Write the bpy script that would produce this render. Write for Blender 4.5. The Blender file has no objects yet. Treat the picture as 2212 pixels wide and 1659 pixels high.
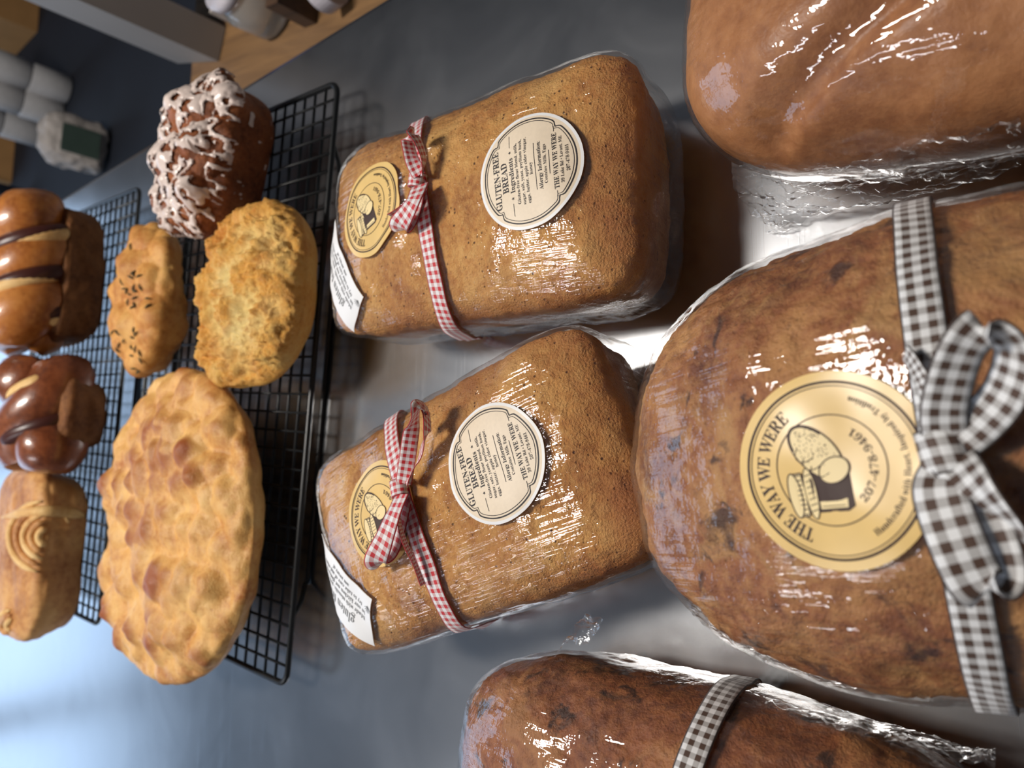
import bpy, math, random
import numpy as np
from mathutils import Vector, Matrix, noise as mnoise
from mathutils.bvhtree import BVHTree

random.seed(7)
scene = bpy.context.scene
COL = scene.collection

# ------------------------------------------------------------------ camera
CAM_H = 0.3196
PITCH, ROLL, FPX = math.radians(48.653), math.radians(8.346), 1661.0
s_, c_ = math.sin(PITCH), math.cos(PITCH)
sr, cr = math.sin(ROLL), math.cos(ROLL)
RGT, UPV, FWD = Vector((1, 0, 0)), Vector((0, s_, c_)), Vector((0, c_, -s_))
cam_data = bpy.data.cameras.new('camera')
cam = bpy.data.objects.new('camera', cam_data)
COL.objects.link(cam)
ax = sr * RGT - cr * UPV
ay = cr * RGT + sr * UPV
az = -FWD
cam.matrix_world = Matrix(((ax.x, ay.x, az.x, 0), (ax.y, ay.y, az.y, 0), (ax.z, ay.z, az.z, CAM_H), (0, 0, 0, 1)))
cam_data.sensor_fit = 'HORIZONTAL'
cam_data.sensor_width = 9.8
cam_data.lens = FPX / 2212 * 9.8
cam_data.clip_start = 0.01
cam_data.clip_end = 50
cam_data.dof.use_dof = True
cam_data.dof.focus_distance = 0.305
cam_data.dof.aperture_fstop = 3.0
scene.camera = cam

# ------------------------------------------------------------------ light and exposure
vs = scene.view_settings
vs.view_transform = 'Standard'
vs.look = 'None'
vs.exposure = 0.12
vs.gamma = 1.0
vs.use_curve_mapping = False
scene.cycles.use_denoising = True
scene.cycles.max_bounces = 10
scene.cycles.transparent_max_bounces = 16
scene.cycles.sample_clamp_indirect = 6

world = bpy.data.worlds.new('world')
scene.world = world
world.use_nodes = True
wb = world.node_tree.nodes['Background']
wb.inputs['Color'].default_value = (0.52, 0.72, 1.0, 1)
wb.inputs['Strength'].default_value = 2.1


def area(name, loc, rot, sx, sy, power, color):
    d = bpy.data.lights.new(name, 'AREA')
    d.shape = 'RECTANGLE'
    d.size, d.size_y = sx, sy
    d.energy = power
    d.color = color
    o = bpy.data.objects.new(name, d)
    o.location = loc
    o.rotation_euler = rot
    COL.objects.link(o)
    return o


CEIL = 1.55
area('ceiling_lamp', (0.04, 0.82, CEIL - 0.07), (0, 0, 0.1), 0.20, 0.48, 21, (1.0, 0.94, 0.87))
area('ceiling_lamp', (-1.5, 0.9, CEIL - 0.07), (0, 0, 0.1), 0.16, 1.1, 11, (0.95, 0.96, 1.0))
# daylight comes through the window opening in the back wall
pl = area('window_daylight', (-0.975, 3.0, 0.45), (math.radians(-90), 0, 0), 2.85, 1.5, 30, (0.5, 0.72, 1.0))
pl.data.cycles.is_portal = True


# ------------------------------------------------------------------ pixel helpers (photo frame 2212 x 1659)
def ray(X, Y):
    u, v = 1659 - Y, X
    a, b = u - 829.5, v - 1106
    px, py = cr * a + sr * b, -sr * a + cr * b
    return RGT * (px / FPX) + UPV * (-py / FPX) + FWD


def at(X, Y, z=0.0):
    r = ray(X, Y)
    return Vector((0, 0, CAM_H)) + r * ((z - CAM_H) / r.z)


# ------------------------------------------------------------------ numpy noise
def _hash(ix, iy, iz, seed):
    h = (ix.astype(np.int64) * 374761393 + iy.astype(np.int64) * 668265263 + iz.astype(np.int64) * 2147483647 + seed * 974634777) & 0xffffffff
    h = ((h ^ (h >> 13)) * 1274126177) & 0xffffffff
    h = ((h ^ (h >> 15)) * 2246822519) & 0xffffffff
    return ((h ^ (h >> 16)) & 0xffffff) / float(0xffffff)


def vnoise(P, seed=0):
    i = np.floor(P).astype(np.int64)
    f = P - i
    w = f * f * f * (f * (f * 6 - 15) + 10)
    out = np.zeros(len(P))
    for dx in (0, 1):
        for dy in (0, 1):
            for dz in (0, 1):
                k = _hash(i[:, 0] + dx, i[:, 1] + dy, i[:, 2] + dz, seed)
                wx = w[:, 0] if dx else 1 - w[:, 0]
                wy = w[:, 1] if dy else 1 - w[:, 1]
                wz = w[:, 2] if dz else 1 - w[:, 2]
                out += k * wx * wy * wz
    return out * 2 - 1


def fbm(P, scale, octv=3, seed=0, gain=0.5):
    o, a, t = np.zeros(len(P)), 1.0, 0
    for k in range(octv):
        o += a * vnoise(P * scale * 2 ** k + 17.3 * k, seed + k)
        t += a
        a *= gain
    return o / t


def worley(P, scale, seed=0):
    Q = P * scale
    i = np.floor(Q).astype(np.int64)
    d1 = np.full(len(P), 9.0)
    d2 = np.full(len(P), 9.0)
    for dx in (-1, 0, 1):
        for dy in (-1, 0, 1):
            for dz in (-1, 0, 1):
                a, b, c = i[:, 0] + dx, i[:, 1] + dy, i[:, 2] + dz
                p = np.stack([a + _hash(a, b, c, seed), b + _hash(a, b, c, seed + 11), c + _hash(a, b, c, seed + 23)], 1)
                d = np.sqrt(((Q - p) ** 2).sum(1))
                d2 = np.where(d < d1, d1, np.minimum(d2, d))
                d1 = np.minimum(d1, d)
    return d1, d2


# ------------------------------------------------------------------ mesh helpers
def make_mesh(name, V, F, smooth=True):
    me = bpy.data.meshes.new(name)
    me.from_pydata([tuple(map(float, v)) for v in V], [], [tuple(map(int, f)) for f in F])
    if smooth:
        me.polygons.foreach_set('use_smooth', [True] * len(me.polygons))
    me.update()
    return me


def obj(name, me, mat, parent=None, loc=None, rotz=0.0):
    o = bpy.data.objects.new(name, me)
    COL.objects.link(o)
    if mat is not None:
        me.materials.clear()
        me.materials.append(mat)
    if parent is not None:
        o.parent = parent
    if loc is not None:
        o.location = loc
        o.rotation_euler = (0, 0, rotz)
    return o


def tag(o, label, cat, group=None):
    o['label'] = label
    o['category'] = cat
    if group:
        o['group'] = group
    return o


def thing(name, label, cat, loc=(0, 0, 0), rotz=0.0, group=None):
    o = bpy.data.objects.new(name, None)
    o.empty_display_size = 0.02
    COL.objects.link(o)
    o.location = loc
    o.rotation_euler = (0, 0, rotz)
    return tag(o, label, cat, group)


def structure(name, me, mat):
    o = obj(name, me, mat)
    o['kind'] = 'structure'
    return o


class MB:
    def __init__(self):
        self.V, self.F = [], []

    def add(self, V, F):
        n = len(self.V)
        self.V += [tuple(v) for v in V]
        self.F += [tuple(i + n for i in f) for f in F]

    def box(self, c, h, M=None):
        V = [Vector((sx * h[0], sy * h[1], sz * h[2])) for sz in (-1, 1) for sy in (-1, 1) for sx in (-1, 1)]
        if M is not None:
            V = [M @ v for v in V]
        V = [v + Vector(c) for v in V]
        self.add(V, [(0, 2, 3, 1), (4, 5, 7, 6), (0, 1, 5, 4), (2, 6, 7, 3), (0, 4, 6, 2), (1, 3, 7, 5)])

    def tube(self, pts, r, n=8, closed=False):
        pts = [Vector(p) for p in pts]
        rs = r if hasattr(r, '__len__') else [r] * len(pts)
        rings = []
        prev = None
        for k, p in enumerate(pts):
            a = pts[k - 1] if (k > 0 or closed) else p
            b = pts[(k + 1) % len(pts)] if (k < len(pts) - 1 or closed) else p
            t = (b - a).normalized()
            ref = prev if prev is not None else (Vector((0, 0, 1)) if abs(t.z) < 0.9 else Vector((1, 0, 0)))
            x = (ref - t * ref.dot(t)).normalized()
            prev = x
            y = t.cross(x)
            rings.append([p + (x * math.cos(2 * math.pi * j / n) + y * math.sin(2 * math.pi * j / n)) * rs[k] for j in range(n)])
        V = [v for g in rings for v in g]
        F = []
        m = len(rings)
        for k in range(m if closed else m - 1):
            for j in range(n):
                F.append((k * n + j, k * n + (j + 1) % n, ((k + 1) % m) * n + (j + 1) % n, ((k + 1) % m) * n + j))
        if not closed:
            F.append(tuple(range(n - 1, -1, -1)))
            F.append(tuple((m - 1) * n + j for j in range(n)))
        self.add(V, F)

    def lathe(self, prof, n=32, c=(0, 0, 0)):
        V, F = [], []
        for (r, z) in prof:
            for j in range(n):
                a = 2 * math.pi * j / n
                V.append((c[0] + r * math.cos(a), c[1] + r * math.sin(a), c[2] + z))
        for k in range(len(prof) - 1):
            for j in range(n):
                F.append((k * n + j, k * n + (j + 1) % n, (k + 1) * n + (j + 1) % n, (k + 1) * n + j))
        F.append(tuple(range(n - 1, -1, -1)))
        F.append(tuple((len(prof) - 1) * n + j for j in range(n)))
        self.add(V, F)

    def mesh(self, name, smooth=True):
        return make_mesh(name, self.V, self.F, smooth)


_lat = {}


def lattice(nx, ny, nz):
    """quads over the surface of a box lattice -> points in [-1,1]^3 and faces"""
    key = (nx, ny, nz)
    if key in _lat:
        return _lat[key]
    idx, V, F = {}, [], []

    def vid(i, j, k):
        t = (i, j, k)
        if t not in idx:
            idx[t] = len(V)
            V.append((2 * i / nx - 1, 2 * j / ny - 1, 2 * k / nz - 1))
        return idx[t]
    for i in range(nx):
        for j in range(ny):
            F.append((vid(i, j, nz), vid(i + 1, j, nz), vid(i + 1, j + 1, nz), vid(i, j + 1, nz)))
            F.append((vid(i, j, 0), vid(i, j + 1, 0), vid(i + 1, j + 1, 0), vid(i + 1, j, 0)))
    for i in range(nx):
        for k in range(nz):
            F.append((vid(i, 0, k), vid(i + 1, 0, k), vid(i + 1, 0, k + 1), vid(i, 0, k + 1)))
            F.append((vid(i, ny, k), vid(i, ny, k + 1), vid(i + 1, ny, k + 1), vid(i + 1, ny, k)))
    for j in range(ny):
        for k in range(nz):
            F.append((vid(0, j, k), vid(0, j, k + 1), vid(0, j + 1, k + 1), vid(0, j + 1, k)))
            F.append((vid(nx, j, k), vid(nx, j + 1, k), vid(nx, j + 1, k + 1), vid(nx, j, k + 1)))
    _lat[key] = (np.array(V), np.array(F))
    return _lat[key]


def normals(V, F):
    A, B, C_, D = V[F[:, 0]], V[F[:, 1]], V[F[:, 2]], V[F[:, 3]]
    n = np.cross(C_ - A, D - B)
    N = np.zeros_like(V)
    for k in range(4):
        np.add.at(N, F[:, k], n)
    return N / np.maximum(np.linalg.norm(N, axis=1, keepdims=True), 1e-12)


def blob(nx, ny, nz, hx, hy, hb, ht, a=4.0, bt=3.0, bb=8.0, taper=0.1, dome=0.0, dx=2.0, dy=4.0):
    """superellipsoid bread body on z=0; widest at z=hb; top at hb+ht+dome"""
    P, F = lattice(nx, ny, nz)
    P = P.copy()
    # even the lattice out so corners do not bunch
    x, y, z = P[:, 0], P[:, 1], P[:, 2]
    rho = (np.abs(x) ** a + np.abs(y) ** a) ** (1 / a)
    b = np.where(z >= 0, bt, bb)
    k = (rho ** b + np.abs(z) ** b) ** (1 / b)
    q = P / k[:, None]
    V = np.zeros_like(q)
    tz = np.where(q[:, 2] < 0, 1 - taper * (-q[:, 2]), 1.0)
    V[:, 0] = q[:, 0] * hx * tz
    V[:, 1] = q[:, 1] * hy * tz
    V[:, 2] = np.where(q[:, 2] >= 0, q[:, 2] * ht, q[:, 2] * hb) + hb
    if dome:
        w = np.clip(q[:, 2] * 1.6, 0, 1)
        V[:, 2] += dome * w * (1 - np.clip(np.abs(q[:, 0]), 0, 1) ** dx) * (1 - np.clip(np.abs(q[:, 1]), 0, 1) ** dy)
    return V, F


def displace(V, F, d):
    return V + normals(V, F) * d[:, None]


# ------------------------------------------------------------------ materials
def new_mat(name):
    m = bpy.data.materials.new(name)
    m.use_nodes = True
    nt = m.node_tree
    return m, nt, nt.nodes, nt.links, nt.nodes['Principled BSDF']


def coords(nt, scale=(1, 1, 1), rot=(0, 0, 0), kind='Object'):
    tc = nt.nodes.new('ShaderNodeTexCoord')
    mp = nt.nodes.new('ShaderNodeMapping')
    mp.inputs['Scale'].default_value = scale
    mp.inputs['Rotation'].default_value = rot
    nt.links.new(tc.outputs[kind], mp.inputs['Vector'])
    return mp.outputs['Vector']


def noise_n(nt, vec, scale, detail=4, rough=0.55, dist=0.0):
    n = nt.nodes.new('ShaderNodeTexNoise')
    n.inputs['Scale'].default_value = scale
    n.inputs['Detail'].default_value = detail
    n.inputs['Roughness'].default_value = rough
    n.inputs['Distortion'].default_value = dist
    nt.links.new(vec, n.inputs['Vector'])
    return n.outputs['Fac']


def ramp(nt, fac, stops, interp='LINEAR'):
    r = nt.nodes.new('ShaderNodeValToRGB')
    r.color_ramp.interpolation = interp
    els = r.color_ramp.elements
    while len(els) < len(stops):
        els.new(0.5)
    for e, (p, col) in zip(els, stops):
        e.position = p
        e.color = (*col, 1) if len(col) == 3 else col
    nt.links.new(fac, r.inputs['Fac'])
    return r.outputs['Color']


def mixc(nt, fac, a, b, mode='MIX'):
    m = nt.nodes.new('ShaderNodeMix')
    m.data_type = 'RGBA'
    m.blend_type = mode
    for sock, v in ((m.inputs[0], fac), (m.inputs[6], a), (m.inputs[7], b)):
        if hasattr(v, 'is_linked') or hasattr(v, 'links'):
            nt.links.new(v, sock)
        elif isinstance(v, (int, float)):
            sock.default_value = v
        else:
            sock.default_value = (*v, 1)
    return m.outputs[2]


def math_n(nt, op, a, b=None, c=None):
    m = nt.nodes.new('ShaderNodeMath')
    m.operation = op
    for k, v in enumerate((a, b, c)):
        if v is None:
            continue
        if isinstance(v, (int, float)):
            m.inputs[k].default_value = v
        else:
            nt.links.new(v, m.inputs[k])
    return m.outputs[0]


def bump(nt, height, strength, dist, normal=None):
    b = nt.nodes.new('ShaderNodeBump')
    b.inputs['Strength'].default_value = strength
    b.inputs['Distance'].default_value = dist
    nt.links.new(height, b.inputs['Height'])
    if normal is not None:
        nt.links.new(normal, b.inputs['Normal'])
    return b.outputs['Normal']


def srgb(r, g, b):
    f = lambda c: c / 12.92 if c <= 0.04045 else ((c + 0.055) / 1.055) ** 2.4
    return (f(r / 255), f(g / 255), f(b / 255))


def mat_plain(name, col, rough=0.6, metal=0.0, var=0.12, scale=40):
    m, nt, N, L, p = new_mat(name)
    v = coords(nt)
    f = noise_n(nt, v, scale, 3)
    dark = tuple(c * (1 - var) for c in col)
    lite = tuple(min(1, c * (1 + var)) for c in col)
    L.new(ramp(nt, f, [(0.3, dark), (0.7, lite)]), p.inputs['Base Color'])
    p.inputs['Roughness'].default_value = rough
    p.inputs['Metallic'].default_value = metal
    return m


def mat_bread(name, light, mid, dark, scale=30, rough=0.55, pores=0.5, spot=None, spot_amt=0.0, patch=None, spec=0.35, bumpd=0.0012, coat=0.0, edge=(0.3, 0.5, 0.72), crust=None):
    m, nt, N, L, p = new_mat(name)
    v = coords(nt)
    big = noise_n(nt, v, scale, 5, 0.6)
    c = ramp(nt, big, [(edge[0], dark), (edge[1], mid), (edge[2], light)])
    fine = noise_n(nt, v, scale * 9, 5, 0.65)
    c = mixc(nt, math_n(nt, 'MULTIPLY', ramp(nt, fine, [(0.45, (0, 0, 0)), (0.72, (1, 1, 1))]), 0.55), c, light)
    c = mixc(nt, math_n(nt, 'MULTIPLY', ramp(nt, fine, [(0.28, (1, 1, 1)), (0.46, (0, 0, 0))]), 0.5), c, dark)
    h = math_n(nt, 'ADD', math_n(nt, 'MULTIPLY', fine, 0.8), noise_n(nt, v, scale * 30, 3))
    if pores:
        vo = N.new('ShaderNodeTexVoronoi')
        vo.inputs['Scale'].default_value = 330
        L.new(v, vo.inputs['Vector'])
        # only some cells hold a pore
        pr = ramp(nt, vo.outputs['Distance'], [(0.10, (1, 1, 1)), (0.24, (0, 0, 0))])
        sel = ramp(nt, noise_n(nt, v, 120, 2), [(0.5, (0, 0, 0)), (0.6, (1, 1, 1))])
        pm = math_n(nt, 'MULTIPLY', math_n(nt, 'MULTIPLY', pr, sel), pores)
        c = mixc(nt, pm, c, tuple(x * 0.35 for x in dark))
        h = math_n(nt, 'SUBTRACT', h, math_n(nt, 'MULTIPLY', pm, 1.2))
    if patch is not None:
        pf = ramp(nt, noise_n(nt, v, scale * 0.75, 4, 0.62, 1.2), [(0.50, (0, 0, 0)), (0.60, (1, 1, 1))])
        c = mixc(nt, math_n(nt, 'MULTIPLY', pf, 0.6), c, patch)
    if spot is not None:
        sp = ramp(nt, noise_n(nt, v, scale * 2.2, 4, 0.6, 0.6), [(0.58, (0, 0, 0)), (0.66, (1, 1, 1))])
        c = mixc(nt, math_n(nt, 'MULTIPLY', sp, spot_amt), c, spot)
    if crust is not None:
        at_ = N.new('ShaderNodeAttribute')
        at_.attribute_name = 'crust'
        br_ = math_n(nt, 'MULTIPLY', at_.outputs['Fac'], math_n(nt, 'ADD', noise_n(nt, v, scale * 1.5, 3), 0.35))
        c = mixc(nt, math_n(nt, 'MINIMUM', br_, 1.0), c, crust)
    L.new(c, p.inputs['Base Color'])
    p.inputs['Roughness'].default_value = rough
    p.inputs['Specular IOR Level'].default_value = spec
    p.inputs['Coat Weight'].default_value = coat
    p.inputs['Coat Roughness'].default_value = 0.12
    L.new(bump(nt, h, 0.7, bumpd), p.inputs['Normal'])
    return m


def mat_film(name, rot=0.0, sx=900.0, sy=30.0, strength=0.9, dist=0.0009, milk=0.02, boost=1.1, cross=0.3):
    """clear stretch film: transparent with a mirror-like skin broken up by stretch wrinkles"""
    m = bpy.data.materials.new(name)
    m.use_nodes = True
    nt = m.node_tree
    nt.nodes.clear()
    N, L = nt.nodes, nt.links
    out = N.new('ShaderNodeOutputMaterial')
    v1 = coords(nt, (sx, sy, sy * 1.5), (0, 0, rot))
    v2 = coords(nt, (sx * 0.3, sy * 0.5, sy * 0.7), (0, 0, rot + 0.25))
    w1 = noise_n(nt, v1, 1.0, 2, 0.5, 0.1)
    w2 = noise_n(nt, v2, 1.0, 2, 0.5, 0.1)
    blot = noise_n(nt, coords(nt), 38, 2)
    patch = ramp(nt, blot, [(0.36, (0.25, 0.25, 0.25)), (0.6, (1, 1, 1))])
    h = math_n(nt, 'ADD', math_n(nt, 'MULTIPLY', w1, patch), math_n(nt, 'MULTIPLY', w2, cross * 4))
    h = math_n(nt, 'ADD', h, math_n(nt, 'MULTIPLY', noise_n(nt, coords(nt), 60, 2), 0.35))
    h = math_n(nt, 'ADD', h, math_n(nt, 'MULTIPLY', noise_n(nt, coords(nt), 620, 1), 0.22))
    nb = bump(nt, h, strength, dist)
    gl = N.new('ShaderNodeBsdfGlossy')
    gl.inputs['Roughness'].default_value = 0.045
    gl.inputs['Color'].default_value = (1, 1, 1, 1)
    L.new(nb, gl.inputs['Normal'])
    tr = N.new('ShaderNodeBsdfTransparent')
    tr.inputs['Color'].default_value = (0.985, 0.983, 0.98, 1)
    df = N.new('ShaderNodeBsdfDiffuse')
    df.inputs['Color'].default_value = (0.85, 0.86, 0.88, 1)
    fr = N.new('ShaderNodeLayerWeight')
    fr.inputs['Blend'].default_value = 0.5
    L.new(nb, fr.inputs['Normal'])
    sch = math_n(nt, 'ADD', math_n(nt, 'MULTIPLY', math_n(nt, 'POWER', fr.outputs['Facing'], 4.5), 0.7), 0.065)
    fac = math_n(nt, 'MINIMUM', math_n(nt, 'MULTIPLY', sch, boost), 0.9)
    mk = N.new('ShaderNodeMixShader')
    mk.inputs[0].default_value = milk
    L.new(tr.outputs[0], mk.inputs[1])
    L.new(df.outputs[0], mk.inputs[2])
    mx = N.new('ShaderNodeMixShader')
    L.new(fac, mx.inputs[0])
    L.new(mk.outputs[0], mx.inputs[1])
    L.new(gl.outputs[0], mx.inputs[2])
    L.new(mx.outputs[0], out.inputs['Surface'])
    return m


def mat_gingham(name, col, edgecol, checks=5.0):
    m, nt, N, L, p = new_mat(name)
    uv = N.new('ShaderNodeTexCoord')
    sp = N.new('ShaderNodeSeparateXYZ')
    L.new(uv.outputs['UV'], sp.inputs[0])

    def stripe(s, k, off):
        t = math_n(nt, 'FRACT', math_n(nt, 'ADD', math_n(nt, 'MULTIPLY', s, k), off))
        return ramp(nt, t, [(0.0, (1, 1, 1)), (0.46, (1, 1, 1)), (0.5, (0, 0, 0)), (0.96, (0, 0, 0)), (1.0, (1, 1, 1))])
    a = stripe(sp.outputs['X'], checks / 2, 0.5)
    b = stripe(sp.outputs['Y'], checks / 2, 0.0)
    s = math_n(nt, 'MULTIPLY', math_n(nt, 'ADD', a, b), 0.5)
    mid = tuple(0.45 * c + 0.55 * w for c, w in zip(col, (0.75, 0.75, 0.74)))
    c = ramp(nt, s, [(0.0, (0.82, 0.82, 0.82)), (0.2, (0.82, 0.82, 0.82)), (0.42, mid), (0.6, mid), (0.85, col)])
    e = math_n(nt, 'ABSOLUTE', math_n(nt, 'SUBTRACT', sp.outputs['X'], 0.5))
    c = mixc(nt, ramp(nt, e, [(0.445, (0, 0, 0)), (0.46, (1, 1, 1))]), c, edgecol)
    L.new(c, p.inputs['Base Color'])
    p.inputs['Roughness'].default_value = 0.6
    p.inputs['Sheen Weight'].default_value = 0.3
    wv = coords(nt, (60, 60, 60), kind='UV')
    ck = N.new('ShaderNodeTexChecker')
    ck.inputs['Scale'].default_value = 1.0
    L.new(wv, ck.inputs['Vector'])
    L.new(bump(nt, ck.outputs['Fac'], 0.25, 0.0002), p.inputs['Normal'])
    return m


M_FILM_I = mat_film('stretch_film_a', rot=0.25)
M_FILM_J = mat_film('stretch_film_b', rot=0.05)
M_FILM_L = mat_film('stretch_film_c', rot=-0.15, sx=600, sy=22)
M_FILM_K = mat_film('stretch_film_d', rot=0.5, sx=260, sy=40, strength=0.45)
M_FILM_M = mat_film('stretch_film_e', rot=0.6, sx=420, sy=40)
M_GATHER = mat_film('gathered_film', rot=0.0, sx=420, sy=110, strength=1.0, dist=0.0016, milk=0.06, boost=1.6, cross=0.5)

M_GF = mat_bread('golden_gluten_free_crust', srgb(240, 192, 116), srgb(212, 150, 74), srgb(162, 98, 40), scale=34, pores=1.0, bumpd=0.0018, crust=srgb(158, 90, 38))
M_DARKLOAF = mat_bread('cinnamon_raisin_crust', srgb(206, 152, 92), srgb(160, 98, 54), srgb(104, 52, 28), scale=30, pores=0.3, spot=srgb(56, 26, 18), spot_amt=0.85, patch=srgb(206, 160, 100))
M_MLOAF = mat_bread('dark_fruit_crust', srgb(186, 122, 70), srgb(146, 84, 46), srgb(96, 50, 28), scale=28, pores=0.2, spot=srgb(46, 24, 16), spot_amt=0.9, patch=srgb(190, 136, 82))
M_KLOAF = mat_bread('smooth_brown_crust', srgb(200, 142, 92), srgb(170, 112, 66), srgb(132, 80, 46), scale=16, pores=0.0, bumpd=0.0004, rough=0.4, edge=(0.25, 0.5, 0.8))
M_FOCACCIA = mat_bread('dimpled_focaccia_crust', srgb(240, 196, 124), srgb(228, 172, 98), srgb(184, 114, 58), scale=32, pores=0.0, bumpd=0.0006, rough=0.42, spec=0.4, crust=srgb(158, 84, 38))
M_CHEESE = mat_bread('cheese_crust', srgb(242, 200, 116), srgb(236, 172, 78), srgb(208, 130, 48), scale=45, pores=0.2, bumpd=0.0022, rough=0.4, crust=srgb(248, 222, 150))
M_ROLL = mat_bread('rosemary_roll_crust', srgb(232, 184, 110), srgb(216, 154, 80), srgb(174, 104, 48), scale=30, pores=0.1, bumpd=0.0005, crust=srgb(150, 82, 36))
M_ICED = mat_bread('sticky_brown_crust', srgb(176, 106, 58), srgb(138, 76, 40), srgb(84, 42, 22), scale=45, pores=0.0, rough=0.35, bumpd=0.001)
M_BABKA = mat_bread('egg_glazed_crust', srgb(206, 140, 72), srgb(182, 110, 48), srgb(126, 66, 26), scale=22, pores=0.0, rough=0.32, spec=0.5, bumpd=0.0003, coat=0.6)
M_BABKA_SIDE = mat_bread('soft_brown_crumb', srgb(150, 100, 56), srgb(120, 74, 38), srgb(80, 44, 22), scale=30, pores=0.0, rough=0.7, bumpd=0.0008)
M_BABKA_DARK = mat_bread('dark_egg_glazed_crust', srgb(164, 96, 56), srgb(126, 68, 38), srgb(78, 38, 22), scale=22, pores=0.0, rough=0.28, spec=0.5, bumpd=0.0003, coat=0.6)
M_CHOC = mat_plain('dark_filling', srgb(70, 36, 30), 0.35)
M_LAYER = mat_bread('laminated_crust', srgb(226, 176, 112), srgb(196, 138, 82), srgb(150, 92, 52), scale=24, pores=0.0, rough=0.5, bumpd=0.0004)
M_PALE = mat_bread('pale_dough', srgb(240, 206, 146), srgb(228, 186, 120), srgb(204, 150, 88), scale=30, pores=0.0, rough=0.55, bumpd=0.0004)
M_ICING = mat_plain('white_icing', srgb(226, 208, 198), 0.25, var=0.06, scale=90)
M_HERB = mat_plain('dried_rosemary', srgb(58, 56, 26), 0.7)
M_RIBBON_R = mat_gingham('red_gingham', srgb(196, 22, 34), srgb(176, 12, 26), 5.0)
M_RIBBON_B = mat_gingham('brown_gingham', srgb(74, 50, 36), srgb(50, 32, 24), 5.0)
M_WIRE = mat_plain('black_coated_wire', (0.008, 0.009, 0.010), 0.35, var=0.1)
M_CREAM = mat_plain('cream_sticker_paper', srgb(236, 218, 192), 0.5, var=0.03, scale=700)
M_WHITEP = mat_plain('white_sticker_paper', srgb(240, 240, 240), 0.45, var=0.02)
M_TAN = mat_plain('tan_kraft_sticker', srgb(236, 200, 130), 0.32, var=0.06, scale=60)
M_INK = mat_plain('black_ink', srgb(40, 36, 40), 0.6, var=0.05)
M_BROWNINK = mat_plain('brown_ink', srgb(58, 34, 24), 0.6, var=0.05)
M_CREAMINK = mat_plain('pale_print', srgb(244, 220, 164), 0.5, var=0.05)
M_GREYINK = mat_plain('grey_ink', srgb(120, 120, 120), 0.6, var=0.05)


def mat_steel():
    m, nt, N, L, p = new_mat('brushed_stainless_steel')
    p.inputs['Metallic'].default_value = 1.0
    v = coords(nt)
    br = noise_n(nt, coords(nt, (6, 700, 6), (0, 0, 0.19)), 1.0, 4, 0.6)
    scr = noise_n(nt, coords(nt, (9, 900, 1), (0, 0, 1.1)), 1.0, 2, 0.5, 0.6)
    scr2 = noise_n(nt, coords(nt, (10, 1100, 1), (0, 0, -0.9)), 1.0, 2, 0.5, 0.6)
    sm = noise_n(nt, v, 9, 4, 0.6, 0.8)
    c = ramp(nt, sm, [(0.3, (0.53, 0.54, 0.56)), (0.7, (0.63, 0.64, 0.66))])
    L.new(c, p.inputs['Base Color'])
    r = math_n(nt, 'ADD', math_n(nt, 'MULTIPLY', sm, 0.10), 0.19)
    L.new(r, p.inputs['Roughness'])
    h = math_n(nt, 'ADD', math_n(nt, 'MULTIPLY', br, 0.5), math_n(nt, 'ADD', math_n(nt, 'MULTIPLY', ramp(nt, scr, [(0.66, (0, 0, 0)), (0.74, (1, 1, 1))]), 0.5), math_n(nt, 'MULTIPLY', ramp(nt, scr2, [(0.68, (0, 0, 0)), (0.76, (1, 1, 1))]), 0.5)))
    L.new(bump(nt, h, 0.10, 0.0003), p.inputs['Normal'])
    return m


def mat_wood(name, a, b, rotz=0.0):
    m, nt, N, L, p = new_mat(name)
    f = noise_n(nt, coords(nt, (60, 5, 60), (0, 0, rotz)), 1.0, 5, 0.6, 0.8)
    L.new(ramp(nt, f, [(0.3, a), (0.7, b)]), p.inputs['Base Color'])
    p.inputs['Roughness'].default_value = 0.5
    return m


M_STEEL = mat_steel()
M_WOOD = mat_wood('oiled_wood', srgb(96, 70, 46), srgb(140, 106, 68), 0.19)
M_WOODD = mat_wood('dark_wood', srgb(50, 34, 22), srgb(84, 58, 36), 0.19)
M_NAVY = mat_plain('dark_navy_paint', srgb(15, 21, 33), 0.75, var=0.15, scale=6)
M_WALL = mat_plain('wall_paint', srgb(158, 162, 170), 0.8, var=0.04, scale=3)
M_CEIL = mat_plain('ceiling_paint', srgb(165, 163, 162), 0.85, var=0.03, scale=3)
M_FLOOR = mat_plain('floor_vinyl', srgb(60, 58, 58), 0.5, var=0.15, scale=5)
M_WHITEPAINT = mat_plain('white_paint', srgb(150, 144, 139), 0.6, var=0.04, scale=8)
M_ROLLPAPER = mat_plain('white_paper_roll', srgb(172, 170, 170), 0.9, var=0.06, scale=60)
M_CARD = mat_plain('cardboard', srgb(172, 128, 78), 0.85, var=0.08, scale=25)
M_BLUE = mat_plain('blue_plastic', srgb(30, 80, 190), 0.35, var=0.06)
M_BAG = mat_plain('white_paper_bag', srgb(168, 160, 154), 0.7, var=0.08, scale=20)
M_GREEN = mat_plain('dark_green_print', srgb(60, 76, 68), 0.6, var=0.1)
M_DARKRED = mat_plain('dark_red_plastic', srgb(84, 34, 34), 0.5)

# ------------------------------------------------------------------ lettering source (flat outlines, made before the scene fills up)
_MB = {}
for a0, z0, lo, n_ in ((0x1D400, 65, 'A', 26), (0x1D41A, 97, 'a', 26), (0x1D7CE, 48, '0', 10)):
    for k in range(n_):
        _MB[chr(z0 + k)] = chr(a0 + k)


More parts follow.
